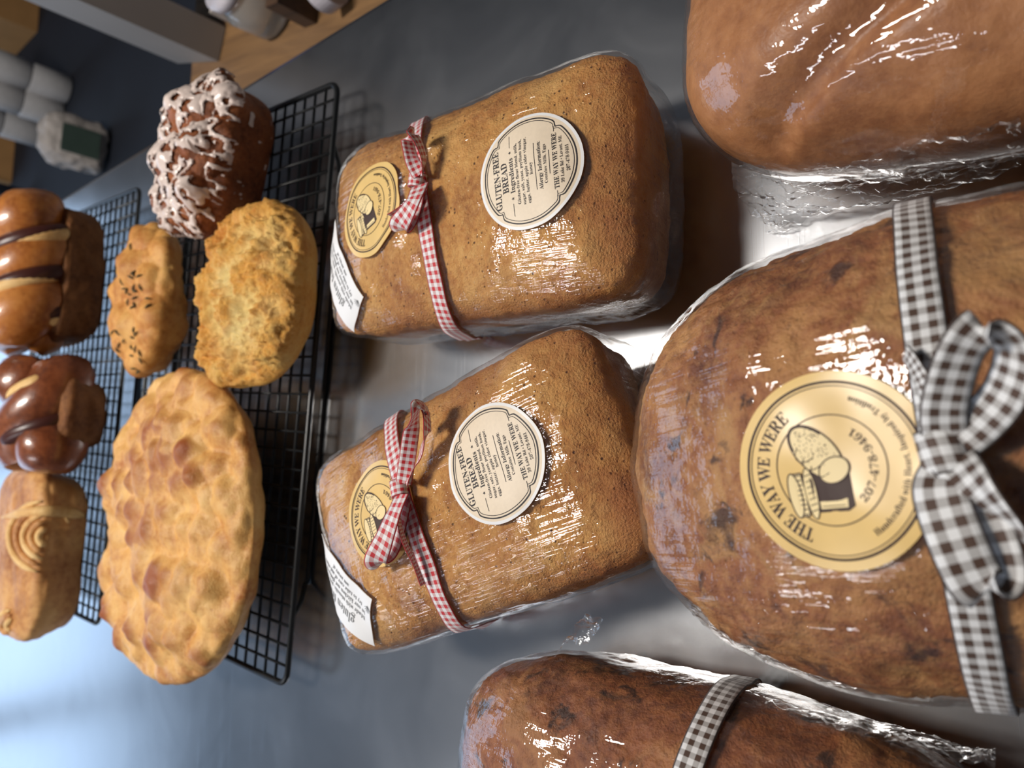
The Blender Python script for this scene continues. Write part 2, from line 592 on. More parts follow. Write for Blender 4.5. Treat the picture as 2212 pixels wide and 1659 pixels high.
def text_outline(body, thin=0.0):
    cu = bpy.data.curves.new('lettering', 'FONT')
    cu.body = ''.join(_MB.get(ch, ch) for ch in body)
    cu.size = 1.0
    cu.align_x = 'CENTER'
    cu.offset = -thin
    cu.resolution_u = 2
    o = bpy.data.objects.new('lettering', cu)
    COL.objects.link(o)
    bpy.context.view_layer.update()
    ev = o.evaluated_get(bpy.context.evaluated_depsgraph_get())
    me = ev.to_mesh()
    V = np.array([v.co[:2] for v in me.vertices]).reshape(-1, 2)
    F = [tuple(p.vertices) for p in me.polygons]
    ev.to_mesh_clear()
    bpy.data.objects.remove(o)
    bpy.data.curves.remove(cu)
    return V, F


class Print:
    """flat 2-D artwork in units of the sticker radius"""

    def __init__(self):
        self.layers = {}

    def add(self, mat, V, F, lift=1):
        key = (mat.name, lift)
        L = self.layers.setdefault(key, [[], []])
        n = len(L[0])
        L[0] += [tuple(v) for v in V]
        L[1] += [tuple(i + n for i in f) for f in F]

    def text(self, mat, body, x, y, width, cap=None, thin=0.0, rot=0.0, lift=1):
        V, F = text_outline(body, thin)
        V = V - [(V[:, 0].min() + V[:, 0].max()) / 2, 0]
        w = V[:, 0].max() - V[:, 0].min()
        k = width / w
        ky = k if cap is None else cap / 0.68
        V = V * [k, ky]
        V[:, 1] -= (0.68 * ky) / 2
        c, s = math.cos(rot), math.sin(rot)
        V = V @ np.array([[c, s], [-s, c]]) + [x, y]
        self.add(mat, V, F, lift)

    def arc_text(self, mat, body, r, a0, a1, cap, thin=0.0, inside=False, lift=1):
        """text on an arc from angle a0 to a1 (degrees); inside=True reads along the bottom"""
        V, F = text_outline(body, thin)
        x0, x1 = V[:, 0].min(), V[:, 0].max()
        t = (V[:, 0] - x0) / (x1 - x0)
        ang = np.radians(a0 + (a1 - a0) * t)
        k = cap / 0.68
        rr = r + V[:, 1] * k if not inside else r - V[:, 1] * k
        self.add(mat, np.stack([rr * np.cos(ang), rr * np.sin(ang)], 1), F, lift)

    def ring(self, mat, rfun, w, n=128, lift=1, a0=0.0, a1=360.0):
        V, F = [], []
        for k in range(n + 1):
            a = math.radians(a0 + (a1 - a0) * k / n)
            r = rfun(a) if callable(rfun) else rfun
            V += [((r - w / 2) * math.cos(a), (r - w / 2) * math.sin(a)), ((r + w / 2) * math.cos(a), (r + w / 2) * math.sin(a))]
            if k < n:
                F.append((2 * k, 2 * k + 1, 2 * k + 3, 2 * k + 2))
        self.add(mat, V, F, lift)

    def line(self, mat, pts, w, lift=1):
        for (p, q) in zip(pts[:-1], pts[1:]):
            d = np.array(q, float) - np.array(p, float)
            n = np.array([-d[1], d[0]]) / max(1e-9, np.hypot(*d)) * w / 2
            steps = max(1, int(np.hypot(*d) / 0.08))
            V, F = [], []
            for k in range(steps + 1):
                c = np.array(p) + d * k / steps
                V += [tuple(c - n), tuple(c + n)]
                if k < steps:
                    F.append((2 * k, 2 * k + 1, 2 * k + 3, 2 * k + 2))
            self.add(mat, V, F, lift)

    def fill(self, mat, pts, lift=1):
        """fan around the centroid, in rings so that it can bend"""
        P = np.array(pts, float)
        c = P.mean(0)
        V, F = [tuple(c)], []
        R = 3
        n = len(P)
        for k in range(1, R + 1):
            V += [tuple(c + (p - c) * k / R) for p in P]
        for j in range(n):
            F.append((0, 1 + j, 1 + (j + 1) % n))
        for k in range(R - 1):
            for j in range(n):
                a, b = 1 + k * n + j, 1 + k * n + (j + 1) % n
                F.append((a, b, b + n, a + n))
        self.add(mat, V, F, lift)


def ell(cx_, cy_, a, b, rot=0.0, n=28, t0=0.0, t1=360.0):
    o = []
    for k in range(n):
        t = math.radians(t0 + (t1 - t0) * k / (n if abs(t1 - t0) >= 360 else n - 1))
        x, y = a * math.cos(t), b * math.sin(t)
        o.append((cx_ + x * math.cos(rot) - y * math.sin(rot), cy_ + x * math.sin(rot) + y * math.cos(rot)))
    return o


def ingredient_print():
    P = Print()
    k = M_INK

    def rf(base):
        def f(a):
            d = math.degrees(a) % 360
            r = base
            for n0 in (42, 138, 222, 318):
                t = abs(d - n0)
                r -= 0.06 * math.exp(-(t / 3.2) ** 2)
            if min(abs(d - 0), abs(d - 360), abs(d - 180)) < 42:
                r += 0.012
            return r
        return f
    P.ring(k, rf(0.885), 0.022, 160)
    P.ring(k, rf(0.84), 0.010, 160)
    P.text(k, 'GLUTEN-FREE', 0, 0.62, 1.05, 0.125)
    P.text(k, 'BREAD', 0, 0.455, 0.54, 0.125)
    P.text(k, 'Ingredients', 0, 0.305, 0.62, 0.095)
    P.text(k, '\u2605', -0.41, 0.31, 0.06, lift=1)
    P.text(k, '\u2605', 0.41, 0.31, 0.06, lift=1)
    P.line(k, [(-0.72, 0.31), (-0.5, 0.31)], 0.008)
    P.line(k, [(0.5, 0.31), (0.72, 0.31)], 0.008)
    P.text(k, 'Gluten-free flour blend, milk,', 0, 0.19, 1.08, thin=0.004)
    P.text(k, 'sugar, salt, yeast, psyllium husk,', 0, 0.095, 1.15, thin=0.004)
    P.text(k, 'eggs, butter, apple cider vinegar,', 0, 0.0, 1.16, thin=0.004)
    P.text(k, 'honey', 0, -0.09, 0.21, thin=0.004)
    P.line(k, [(-0.4, -0.172), (0.42, -0.172)], 0.008)
    P.text(k, 'Allergy Information:', 0, -0.255, 0.84)
    P.text(k, 'Contains: Milk, Eggs', 0, -0.352, 0.68, thin=0.004)
    P.line(k, [(-0.2, -0.43), (0.22, -0.43)], 0.008)
    P.text(k, 'THE WAY WE WERE', 0, -0.53, 0.98, 0.08)
    P.line(k, [(-0.62, -0.53), (-0.52, -0.53)], 0.008)
    P.line(k, [(0.52, -0.53), (0.62, -0.53)], 0.008)
    P.text(k, '39 Lake Rd \u2022 Levant, ME', 0, -0.635, 0.82, thin=0.004)
    P.text(k, '207-478-9461', 0, -0.735, 0.46, thin=0.004)
    return P


def logo_print():
    P = Print()
    k = M_BROWNINK
    P.ring(k, 0.885, 0.026)
    P.ring(k, 0.845, 0.009)
    P.ring(k, 0.55, 0.012)
    P.arc_text(k, 'THE WAY WE WERE', 0.635, 152, 28, 0.14)
    P.arc_text(k, 'Handcrafted with Heart, Inspired by Tradition', 0.755, 205, 335, 0.062, thin=0.003, inside=True)
    P.arc_text(k, '207-478-9461', 0.465, 218, 322, 0.075, thin=0.004, inside=True)
    # jar
    jar = [(-0.40, 0.22), (-0.42, -0.12), (-0.38, -0.19), (-0.02, -0.19), (0.02, -0.12), (0.02, 0.22)]
    P.fill(k, jar, 1)
    P.fill(M_CREAMINK, [(-0.37, 0.16), (-0.385, -0.12), (-0.30, -0.13), (-0.295, 0.16)], 2)
    P.line(k, [(-0.345, 0.14), (-0.36, -0.10)], 0.008, 3)
    P.fill(M_CREAMINK, ell(-0.20, 0.235, 0.26, 0.065), 2)
    P.line(k, ell(-0.20, 0.235, 0.26, 0.065) + [ell(-0.20, 0.235, 0.26, 0.065)[0]], 0.012, 3)
    for q in range(7):
        x = -0.38 + q * 0.06
        P.line(k, [(x, 0.27), (x + 0.015, 0.19)], 0.010, 3)
    P.fill(M_CREAMINK, [(-0.42, 0.3), (-0.42, 0.40), (0.02, 0.40), (0.02, 0.3)], 2)
    for q in range(9):
        x = -0.40 + q * 0.05
        P.line(k, [(x, 0.385), (x, 0.315)], 0.012, 3)
    P.fill(M_CREAMINK, ell(-0.20, 0.41, 0.23, 0.07), 3)
    P.line(k, ell(-0.20, 0.41, 0.23, 0.07) + [ell(-0.20, 0.41, 0.23, 0.07)[0]], 0.014, 4)
    P.line(k, [(-0.42, 0.40), (-0.42, 0.3), (0.02, 0.3), (0.02, 0.40)], 0.014, 4)
    # loaf
    ang = math.radians(36)
    body = ell(0.20, 0.10, 0.34, 0.185, ang, 36)
    P.fill(M_CREAMINK, body, 4)
    P.line(k, body + [body[0]], 0.014, 5)
    sh = ell(0.26, 0.06, 0.26, 0.06, ang, 24)
    P.line(k, ell(0.20, 0.10, 0.325, 0.17, ang, 20, -75, 60), 0.02, 5)
    face = ell(-0.01, -0.05, 0.125, 0.155, math.radians(20), 28)
    P.fill(M_CREAMINK, face, 6)
    P.line(k, face + [face[0]], 0.014, 7)
    for q in (0.10, 0.21, 0.32):
        cxq, cyq = -0.01 + q * math.cos(ang), -0.03 + q * math.sin(ang)
        P.line(k, ell(cxq, cyq, 0.10, 0.17, ang, 14, 40, 170), 0.010, 6)
    rs = random.Random(3)
    for q in range(90):
        t, u = rs.uniform(-0.3, 1.3), rs.uniform(-1, 1)
        x = 0.20 + 0.28 * math.cos(ang) * (t - 0.3) - 0.13 * u * math.sin(ang)
        y = 0.10 + 0.28 * math.sin(ang) * (t - 0.3) + 0.13 * u * math.cos(ang)
        P.line(k, [(x, y), (x + 0.012, y + 0.004)], 0.008, 6)
    return P


def strip_print():
    P = Print()
    k = M_GREYINK
    P.text(k, 'gluten free', -0.12, 0.19, 1.0, 0.16, thin=0.004)
    P.text(k, 'Made with utensils, pans, used', -0.1, 0.0, 1.5, 0.07, thin=0.002)
    P.text(k, 'in our kitchen not gluten free.', -0.1, -0.1, 1.5, 0.07, thin=0.002)
    P.text(k, 'try to take care of and when', -0.08, -0.2, 1.35, 0.07, thin=0.002)
    P.text(k, 'am aware of', -0.06, -0.3, 0.6, 0.07, thin=0.002)
    for q in range(7):
        a = 0.5 + q * 0.35
        P.line(k, [(-0.93, -0.28), (-0.93 + 0.1 * math.cos(a), -0.28 + 0.12 * math.sin(a))], 0.008)
    return P


PR_ING, PR_LOGO, PR_STRIP = ingredient_print(), logo_print(), strip_print()


# ------------------------------------------------------------------ surfaces to lay paper and ribbon on
class Surf:
    """a smooth shell in world space that labels and ribbons follow"""

    def __init__(self, V, F, loc, rotz):
        M = Matrix.Translation(loc) @ Matrix.Rotation(rotz, 4, 'Z')
        self.W = [M @ Vector(v) for v in V]
        self.F = [tuple(map(int, f)) for f in F]
        self.t = BVHTree.FromPolygons(self.W, self.F)
        self.c = sum(self.W, Vector()) / len(self.W)
        self.inv = M.inverted()
        N = normals(np.array([tuple(w) for w in self.W]), F)
        self.N = [Vector(n) for n in N]

    def nrm(self, i, p):
        """vertex normals blended over the hit face so paper bends smoothly"""
        acc = Vector()
        for v in self.F[i]:
            acc += self.N[v] / max(1e-6, (self.W[v] - p).length)
        return acc.normalized()

    def pix(self, X, Y, h=0.0):
        o, d = Vector((0, 0, CAM_H)), ray(X, Y).normalized()
        p, n, i, _ = self.t.ray_cast(o, d)
        if p is None:
            p, n, i, _ = self.t.find_nearest(at(X, Y, self.c.z))
        n = self.nrm(i, p)
        if h:
            k = max(0.25, -d.dot(n))
            p = p - d * (h / k)
        return p, n

    def drop(self, p, n, far=0.04):
        q, m, i, _ = self.t.ray_cast(p + n * far, -n, far * 3)
        if q is None:
            q, m, i, _ = self.t.find_nearest(p)
        return q, self.nrm(i, q)


def frame_at(S, X, Y, X2, Y2):
    """centre, reading direction, up and normal; (X2,Y2) lies along the reading direction"""
    p, n = S.pix(X, Y)
    q, _ = S.pix(X2, Y2)
    t = q - p
    t = (t - n * t.dot(n)).normalized()
    b = n.cross(t)
    return p, t, b, n


def lay(S, fr, V2, R, lift):
    p, t, b, n = fr
    out = []
    for (x, y) in V2:
        w = p + t * (x * R) + b * (y * R)
        q, m = S.drop(w, n)
        out.append(q + m * lift)
    return out


def local(S, pts):
    return [S.inv @ p for p in pts]


def sticker(S, root, name, fr, R, prt, base_mat, border_mat, label, rfun=None, rect=None, lift0=0.0006):
    V, F = [], []
    if rect is None:
        radii = [0.12, 0.24, 0.36, 0.48, 0.6, 0.72, 0.82, 0.9, 0.95, 1.0]
        nr, na = 10, 72
        V.append((0, 0))
        for k in range(1, nr + 1):
            for j in range(na):
                a = 2 * math.pi * j / na
                r = radii[k - 1] * (rfun(a) if rfun else 1.0)
                V.append((r * math.cos(a), r * math.sin(a)))
        for j in range(na):
            F.append((0, 1 + j, 1 + (j + 1) % na))
        for k in range(nr - 1):
            for j in range(na):
                a, b = 1 + k * na + j, 1 + k * na + (j + 1) % na
                F.append((a, a + na, b + na, b))
        rim = [1 + (nr - 1) * na + j for j in range(na)]
    else:
        nx, ny = 30, 12
        for j in range(ny + 1):
            for i in range(nx + 1):
                V.append(((2 * i / nx - 1) * rect[0], (2 * j / ny - 1) * rect[1]))
        for j in range(ny):
            for i in range(nx):
                a = j * (nx + 1) + i
                F.append((a, a + 1, a + nx + 2, a + nx + 1))
        rim = list(range(nx + 1)) + [j * (nx + 1) + nx for j in range(1, ny + 1)] + [ny * (nx + 1) + i for i in range(nx - 1, -1, -1)] + [j * (nx + 1) for j in range(ny - 1, 0, -1)]
    W = local(S, lay(S, fr, V, R, lift0))
    W2 = local(S, lay(S, fr, [V[i] for i in rim], R, lift0 - 0.00035))
    n0 = len(W)
    m = len(rim)
    W += [W[i].copy() for i in rim] + W2
    for k in range(m):
        F.append((n0 + k, n0 + m + k, n0 + m + (k + 1) % m, n0 + (k + 1) % m))
    me = make_mesh(name, W, F)
    st = obj(name, me, border_mat or base_mat, root)
    st['label'] = label
    if border_mat is not None and rect is None:
        me.materials.append(base_mat)
        for pl_ in me.polygons:
            if max(math.hypot(*V[i]) if i < len(V) else 9 for i in pl_.vertices) < 0.952:
                pl_.material_index = 1
    # all print of one sticker is one flat part
    VV, FF, mats, mi = [], [], [], []
    for (mn, lf), (v2, f2) in sorted(prt.layers.items(), key=lambda kv: kv[0][1]):
        if mn not in mats:
            mats.append(mn)
        n0 = len(VV)
        VV += lay(S, fr, v2, R, lift0 + 0.00010 + 0.00004 * lf)
        FF += [tuple(i + n0 for i in f) for f in f2]
        mi += [mats.index(mn)] * len(f2)
    pm = make_mesh('lettering', local(S, VV), FF, False)
    po = obj('lettering', pm, None, st)
    for mn in mats:
        pm.materials.append(bpy.data.materials[mn])
    pm.polygons.foreach_set('material_index', mi)
    return st


def strip_mesh(name, centers, wdirs, width, thick=0.0004, nu=4, repeat=True):
    """ribbon along centers with width directions; UV x across, y along in widths"""
    V, F, UV = [], [], []
    acc = 0.0
    n = len(centers)
    us = [k / nu for k in range(nu + 1)]
    vv = []
    for k in range(n):
        if k:
            acc += (centers[k] - centers[k - 1]).length
        vv.append(acc / width)
    off = len(centers) * (nu + 1)
    nrm_ = []
    for k in range(n):
        a, b = centers[max(0, k - 1)], centers[min(n - 1, k + 1)]
        t = (b - a).normalized()
        nrm_.append(wdirs[k].cross(t).normalized())
    for side in (1, -1):
        for k in range(n):
            for u in us:
                V.append(centers[k] + wdirs[k] * ((u - 0.5) * width) + nrm_[k] * (thick / 2 * side))
                UV.append((u, vv[k]))
    for k in range(n - 1):
        for j in range(nu):
            a = k * (nu + 1) + j
            F.append((a, a + 1, a + nu + 2, a + nu + 1))
            F.append((off + a, off + a + nu + 1, off + a + nu + 2, off + a + 1))
    for k in range(n - 1):
        a, b = k * (nu + 1), k * (nu + 1) + nu
        F.append((a, a + nu + 1, off + a + nu + 1, off + a))
        F.append((b, off + b, off + b + nu + 1, b + nu + 1))
    me = make_mesh(name, V, F)
    uvl = me.uv_layers.new(name='UVMap')
    li = np.zeros(len(me.loops), dtype=np.int32)
    me.loops.foreach_get('vertex_index', li)
    uvl.data.foreach_set('uv', np.array(UV)[li].ravel())
    return me


def catmull(P, n=10):
    P = [Vector(p) for p in P]
    out = []
    for k in range(len(P) - 1):
        p0, p1, p2, p3 = P[max(0, k - 1)], P[k], P[k + 1], P[min(len(P) - 1, k + 2)]
        for j in range(n):
            t = j / n
            out.append(0.5 * ((2 * p1) + (p2 - p0) * t + (2 * p0 - 5 * p1 + 4 * p2 - p3) * t * t + (3 * p1 - p0 - 3 * p2 + p3) * t ** 3))
    out.append(P[-1])
    return out


def ribbon_band(S, root, mat, pr, pm_, plf, width, label, zmin=0.003, lift=0.0008, name='ribbon'):
    """ribbon tied round the loaf in the plane through three surface points"""
    a, b, c = (S.pix(*q)[0] for q in (pr, pm_, plf))
    n = (a - b).cross(c - b).normalized()
    if n.y < 0:
        n = -n
    cen = S.c.copy()
    cen.z = 0.03
    nh = Vector((n.x, n.y, 0)).normalized()
    cen = cen - nh * ((cen - b).dot(n) / nh.dot(n))
    ex = Vector((0, 0, 1)).cross(n)
    ex = -ex.normalized() if ex.x < 0 else ex.normalized()
    ez = n.cross(ex)
    if ez.z < 0:
        ez = -ez
    C, W = [], []
    for k in range(97):
        th = math.radians(-38 + 256 * k / 96)
        d = ex * math.cos(th) + ez * math.sin(th)
        rows = []
        for s in (-0.5, 0.0, 0.5):
            q, m, i, _ = S.t.ray_cast(cen + n * (s * width) + d * 0.4, -d)
            if q is not None:
                rows.append(q + S.nrm(i, q) * lift)
        if len(rows) < 3 or rows[1].z < zmin:
            continue
        C.append(rows[1])
        W.append((rows[2] - rows[0]).normalized())
    me = strip_mesh(name, local(S, C), [S.inv.to_3x3() @ w for w in W], width)
    o = obj(name, me, mat, root)
    o['label'] = label
    return o, b, n


def bow_strip(S, parent, mat, name, pts, width, wdir, label=None, n=9):
    """pts: (X, Y, height above surface, twist in degrees); wdir: base width direction in world"""
    P = [S.pix(x, y, h)[0] for (x, y, h, _) in pts]
    tw = [q[3] for q in pts]
    C = catmull(P, n)
    W = []
    for k, p in enumerate(C):
        u = k / n
        i = min(int(u), len(tw) - 2)
        a = math.radians(tw[i] + (tw[i + 1] - tw[i]) * (u - i))
        t = (C[min(k + 1, len(C) - 1)] - C[max(k - 1, 0)]).normalized()
        w = (wdir - t * wdir.dot(t)).normalized()
        w = Matrix.Rotation(a, 3, t) @ w
        W.append(w)
    me = strip_mesh(name, local(S, C), [S.inv.to_3x3() @ w for w in W], width)
    o = obj(name, me, mat, parent)
    return o


def knot_mesh(S, p, t, b, n, sx, sy, sz):
    C, W = [], []
    for k in range(17):
        a = math.radians(-40 + 260 * k / 16)
        C.append(p + b * (math.cos(a) * sy) + n * (math.sin(a) * sz * 1.15 + sz * 0.7))
        W.append((t + b * 0.15 * math.sin(a)).normalized())
    return strip_mesh('knot', local(S, C), [S.inv.to_3x3() @ w for w in W], sx * 1.7, thick=0.0009)


# ------------------------------------------------------------------ room shell
ROOM = dict(x0=-3.2, x1=2.6, y0=-2.2, y1=3.0, z0=-0.9, z1=CEIL)


def boxmesh(name, x0, x1, y0, y1, z0, z1):
    mb = MB()
    mb.box(((x0 + x1) / 2, (y0 + y1) / 2, (z0 + z1) / 2), ((x1 - x0) / 2, (y1 - y0) / 2, (z1 - z0) / 2))
    return mb.mesh(name, False)


R_ = ROOM
structure('floor', boxmesh('floor', R_['x0'], R_['x1'], R_['y0'], R_['y1'], R_['z0'] - 0.1, R_['z0']), M_FLOOR)
structure('ceiling', boxmesh('ceiling', R_['x0'], R_['x1'], R_['y0'], R_['y1'], R_['z1'], R_['z1'] + 0.1), M_CEIL)
structure('wall_left', boxmesh('wall_left', R_['x0'] - 0.1, R_['x0'], R_['y0'], R_['y1'], R_['z0'], R_['z1']), M_WALL)
structure('wall_right', boxmesh('wall_right', R_['x1'], R_['x1'] + 0.1, R_['y0'], R_['y1'], R_['z0'], R_['z1']), M_WALL)
structure('wall_front', boxmesh('wall_front', R_['x0'], R_['x1'], R_['y0'] - 0.1, R_['y0'], R_['z0'], R_['z1']), M_WALL)
WX0, WX1, WZ0, WZ1 = -2.4, 0.45, -0.3, 1.2
mb = MB()
for (x0, x1, z0, z1) in ((R_['x0'], WX0, R_['z0'], R_['z1']), (WX1, R_['x1'], R_['z0'], R_['z1']), (WX0, WX1, R_['z0'], WZ0), (WX0, WX1, WZ1, R_['z1'])):
    mb.box(((x0 + x1) / 2, 3.05, (z0 + z1) / 2), ((x1 - x0) / 2, 0.05, (z1 - z0) / 2))
structure('wall_back', mb.mesh('wall_back', False), M_WALL)
mb = MB()
for (x0, x1, z0, z1) in ((WX0, WX0 + 0.06, WZ0, WZ1), (WX1 - 0.06, WX1, WZ0, WZ1), (WX0, WX1, WZ0, WZ0 + 0.06), (WX0, WX1, WZ1 - 0.06, WZ1), (-1.48, -1.42, WZ0, WZ1), (-0.53, -0.47, WZ0, WZ1), (WX0, WX1, 0.42, 0.46)):
    mb.box(((x0 + x1) / 2, 3.04, (z0 + z1) / 2), ((x1 - x0) / 2, 0.03, (z1 - z0) / 2))
structure('window_1', mb.mesh('window_1', False), M_WHITEPAINT)

# ------------------------------------------------------------------ steel table
E0, E1 = Vector((0.2540, 0.4564, 0)), Vector((0.1509, 1.0026, 0))
ed = (E1 - E0).normalized()
nrm_e = Vector((-ed.y, ed.x, 0))      # points to the left, into the table
TYAW = math.atan2(-ed.x, ed.y)
root_t = thing('work_table', 'brushed stainless steel work table under all the loaves', 'table', (E0.x, E0.y, -0.9), TYAW)
# table frame: local y runs along the right edge, local x is 0 at the edge and negative into the table
TW, TY0, TY1 = 1.9, -1.15, 1.15
mb = MB()
prof = [(0, -0.045), (0, -0.006), (-0.0018, -0.0018), (-0.006, 0.0)]
V, F = [], []
for (x, z) in prof:
    V += [(x, TY0, 0.9 + z), (x, TY1, 0.9 + z)]
V += [(-TW, TY0, 0.9), (-TW, TY1, 0.9), (-TW, TY0, 0.855), (-TW, TY1, 0.855)]
m = len(V) // 2
for k in range(m):
    a, b = k, (k + 1) % m
    F.append((2 * a, 2 * a + 1, 2 * b + 1, 2 * b))
F.append(tuple(2 * k for k in range(m)))
F.append(tuple(2 * k + 1 for k in range(m - 1, -1, -1)))
mb.add(V, F)
obj('tabletop', mb.mesh('tabletop', False), M_STEEL, root_t)
for (x, y) in ((-0.06, TY0 + 0.08), (-0.06, TY1 - 0.08), (-TW + 0.06, TY0 + 0.08), (-TW + 0.06, TY1 - 0.08)):
    mb = MB()
    mb.lathe([(0.012, 0.0), (0.02, 0.03), (0.02, 0.856)], 16, (x, y, 0))
    obj('leg', mb.mesh('leg'), M_STEEL, root_t)


# ------------------------------------------------------------------ cooling racks
def wire(r, ln):
    mb = MB()
    mb.tube([(0, 0, 0), (ln, 0, 0)], r, 6)
    return mb.mesh('wire')


def cooling_rack(label, corner_r, yaw, Lx=0.4064, Ly=0.254, z=0.022):
    t = thing('cooling_rack', label, 'cooling rack', (corner_r.x, corner_r.y, 0), yaw, 'black wire cooling racks')
    # local: x from 0 (right) to -Lx (left); y from 0 (near) to Ly (far)
    mb = MB()
    rc = 0.008
    P = []
    for (cx_, cy_, a0) in ((-rc, rc, -90), (-rc, Ly - rc, 0), (-Lx + rc, Ly - rc, 90), (-Lx + rc, rc, 180)):
        for k in range(6):
            a = math.radians(a0 + 90 * k / 5)
            P.append((cx_ + rc * math.cos(a), cy_ + rc * math.sin(a), z - 0.002))
    mb.tube(P, 0.0021, 8, closed=True)
    obj('frame', mb.mesh('frame'), M_WIRE, t)
    w1 = wire(0.00095, Ly)
    n = 32
    for k in range(1, n):
        o = obj('wire', w1, M_WIRE, t, (-Lx * k / n, 0, z), math.pi / 2)
    w2 = wire(0.00115, Lx)
    for k in range(1, 20):
        o = obj('wire', w2, M_WIRE, t, (-Lx, Ly * k / 20, z - 0.0016), 0)
    for (y0, y1) in ((0.0, 0.012), (Ly, Ly - 0.012)):
        mb = MB()
        mb.tube(catmull([(-0.045, y0, z - 0.003), (-0.052, (y0 + y1) / 2, z - 0.012), (-0.062, y1, 0.0035), (-0.075, y1, 0.0018), (-0.2, y1, 0.0018), (-Lx + 0.075, y1, 0.0018), (-Lx + 0.062, y1, 0.0035), (-Lx + 0.052, (y0 + y1) / 2, z - 0.012), (-Lx + 0.045, y0, z - 0.003)], 5), 0.0017, 6)
        obj('foot', mb.mesh('foot'), M_WIRE, t)
    return t


RYAW = math.radians(6.2)
cooling_rack('black wire cooling rack nearer the wrapped loaves, holding the bumpy flatbread', Vector((0.1882, 0.4619, 0)), RYAW - 0.005)
cooling_rack('black wire cooling rack at the back, under the three glossy brown loaves', Vector((0.1329, 0.7653, 0)), math.radians(7.0))


# ------------------------------------------------------------------ wrapped loaves
def loaf_coords(loc, rotz):
    return Vector(loc), rotz


def gather(root, S_loc_pts, name, seed, amp=0.004, label=None, mat=None, nu=14, closed=False, sharp=220):
    """crumpled sheet of film: rows of world points (top line, ... , bottom line)"""
    rows = [catmull(r, 16) for r in S_loc_pts]
    n = min(len(r) for r in rows)
    V, F = [], []
    m = len(rows)
    tot = (m - 1) * nu + 1
    for a in range(tot):
        t = a / nu
        i = min(int(t), m - 2)
        f = t - i
        for k in range(n):
            V.append(rows[i][k].lerp(rows[i + 1][k], f))
    for a in range(tot - 1):
        for k in range(n - 1):
            F.append((a * n + k, a * n + k + 1, (a + 1) * n + k + 1, (a + 1) * n + k))
    V = np.array([tuple(v) for v in V])
    F = np.array(F)
    r = 1 - np.abs(fbm(V * [1, 1, 1.0], sharp, 2, seed)) * 2
    d = (fbm(V, 70, 3, seed + 5) * 1.2 + r * 0.5) * amp
    V = displace(V, F, d)
    V[:, 2] = np.maximum(V[:, 2], 0.0012)
    inv = (Matrix.Translation(root.location) @ Matrix.Rotation(root.rotation_euler.z, 4, 'Z')).inverted()
    me = make_mesh(name, [inv @ Vector(v) for v in V], F)
    o = obj(name, me, mat or M_GATHER, root)
    if label:
        o['label'] = label
    return o


def bread_obj(root, name, V, F, mat, crust=None):
    me = make_mesh(name, V.copy(), F)
    if crust is not None:
        at_ = me.attributes.new('crust', 'FLOAT', 'POINT')
        at_.data.foreach_set('value', np.clip(crust, 0, 1).astype(np.float32))
    return obj(name, me, mat, root)


def wrapped_loaf(name, label, cat, group, loc, rotz, dims, bread_mat, film_mat, seed, rough_amp, lump_amp, wrap_amp, res=(90, 150, 40), lump_scale=45, tuck=0.0, groove=None):
    root = thing(name, label, cat, loc, rotz, group)
    V, F = blob(*res, **dims)
    off = V + seed * 3.7
    d = fbm(off, lump_scale, 3, seed) * lump_amp + fbm(off, lump_scale * 7, 3, seed + 9) * rough_amp
    def cutg(Q, depth):
        if groove is None:
            return Q
        a, b = np.array(groove[0]), np.array(groove[1])
        ab = b - a
        t = np.clip(((Q[:, :2] - a) @ ab) / (ab @ ab), -0.4, 1.4)
        dd_ = np.linalg.norm(Q[:, :2] - a - t[:, None] * ab, axis=1)
        Q = Q.copy()
        Q[:, 2] -= depth * np.exp(-(dd_ / 0.006) ** 2) * np.clip((Q[:, 2] - 0.03) / 0.03, 0, 1)
        return Q
    B = cutg(displace(V, F, d), 0.0075)
    B[:, 2] = np.maximum(B[:, 2], 0.0015)
    ux, uy = np.abs(V[:, 0] / dims['hx']), np.abs(V[:, 1] / dims['hy'])
    rim = np.maximum(ux ** 6, np.where(V[:, 1] < 0, uy ** 5, uy ** 8)) * 0.7 + np.clip(fbm(off, 30, 3, seed + 40) * 1.6, 0, 1) * 0.4
    bread_obj(root, 'bread', B, F, bread_mat, rim)
    # film: smooth shell a little proud of the crust, straighter sides
    wd = dict(dims)
    gap = lump_amp * 0.3 + rough_amp * 0.5 + 0.0005
    wd['hx'] += gap
    wd['hy'] += gap
    wd['ht'] += gap
    wd['taper'] = dims['taper'] * (1 - tuck)
    WV, WF = blob(*res, **wd)
    # smooth shell follows the big lumps only
    WVs = displace(WV, WF, fbm(off, lump_scale, 2, seed) * lump_amp * 0.75)
    WVs[:, 2] = np.maximum(WVs[:, 2], 0.0007)
    ridg = 1 - np.abs(fbm(WV * [1.0, 0.25, 0.5] + seed, 260, 2, seed + 3)) * 2
    low = np.clip(1 - WV[:, 2] / (dims['hb'] * 1.1), 0, 1)
    dd = ridg * wrap_amp * 0.5 + np.abs(fbm(WV + seed, 150, 3, seed + 4)) * wrap_amp * (0.4 + 2.2 * low)
    W2 = displace(WVs, WF, dd)
    W2 = cutg(W2, 0.004)
    W2[:, 2] = np.maximum(W2[:, 2], 0.0007)
    obj('plastic_wrap', make_mesh('plastic_wrap', W2, WF), film_mat, root)['label'] = 'clear shiny stretch wrap'
    S = Surf(displace(WVs, WF, np.full(len(WVs), wrap_amp * 0.75)), WF, Vector(loc), rotz)
    return root, S


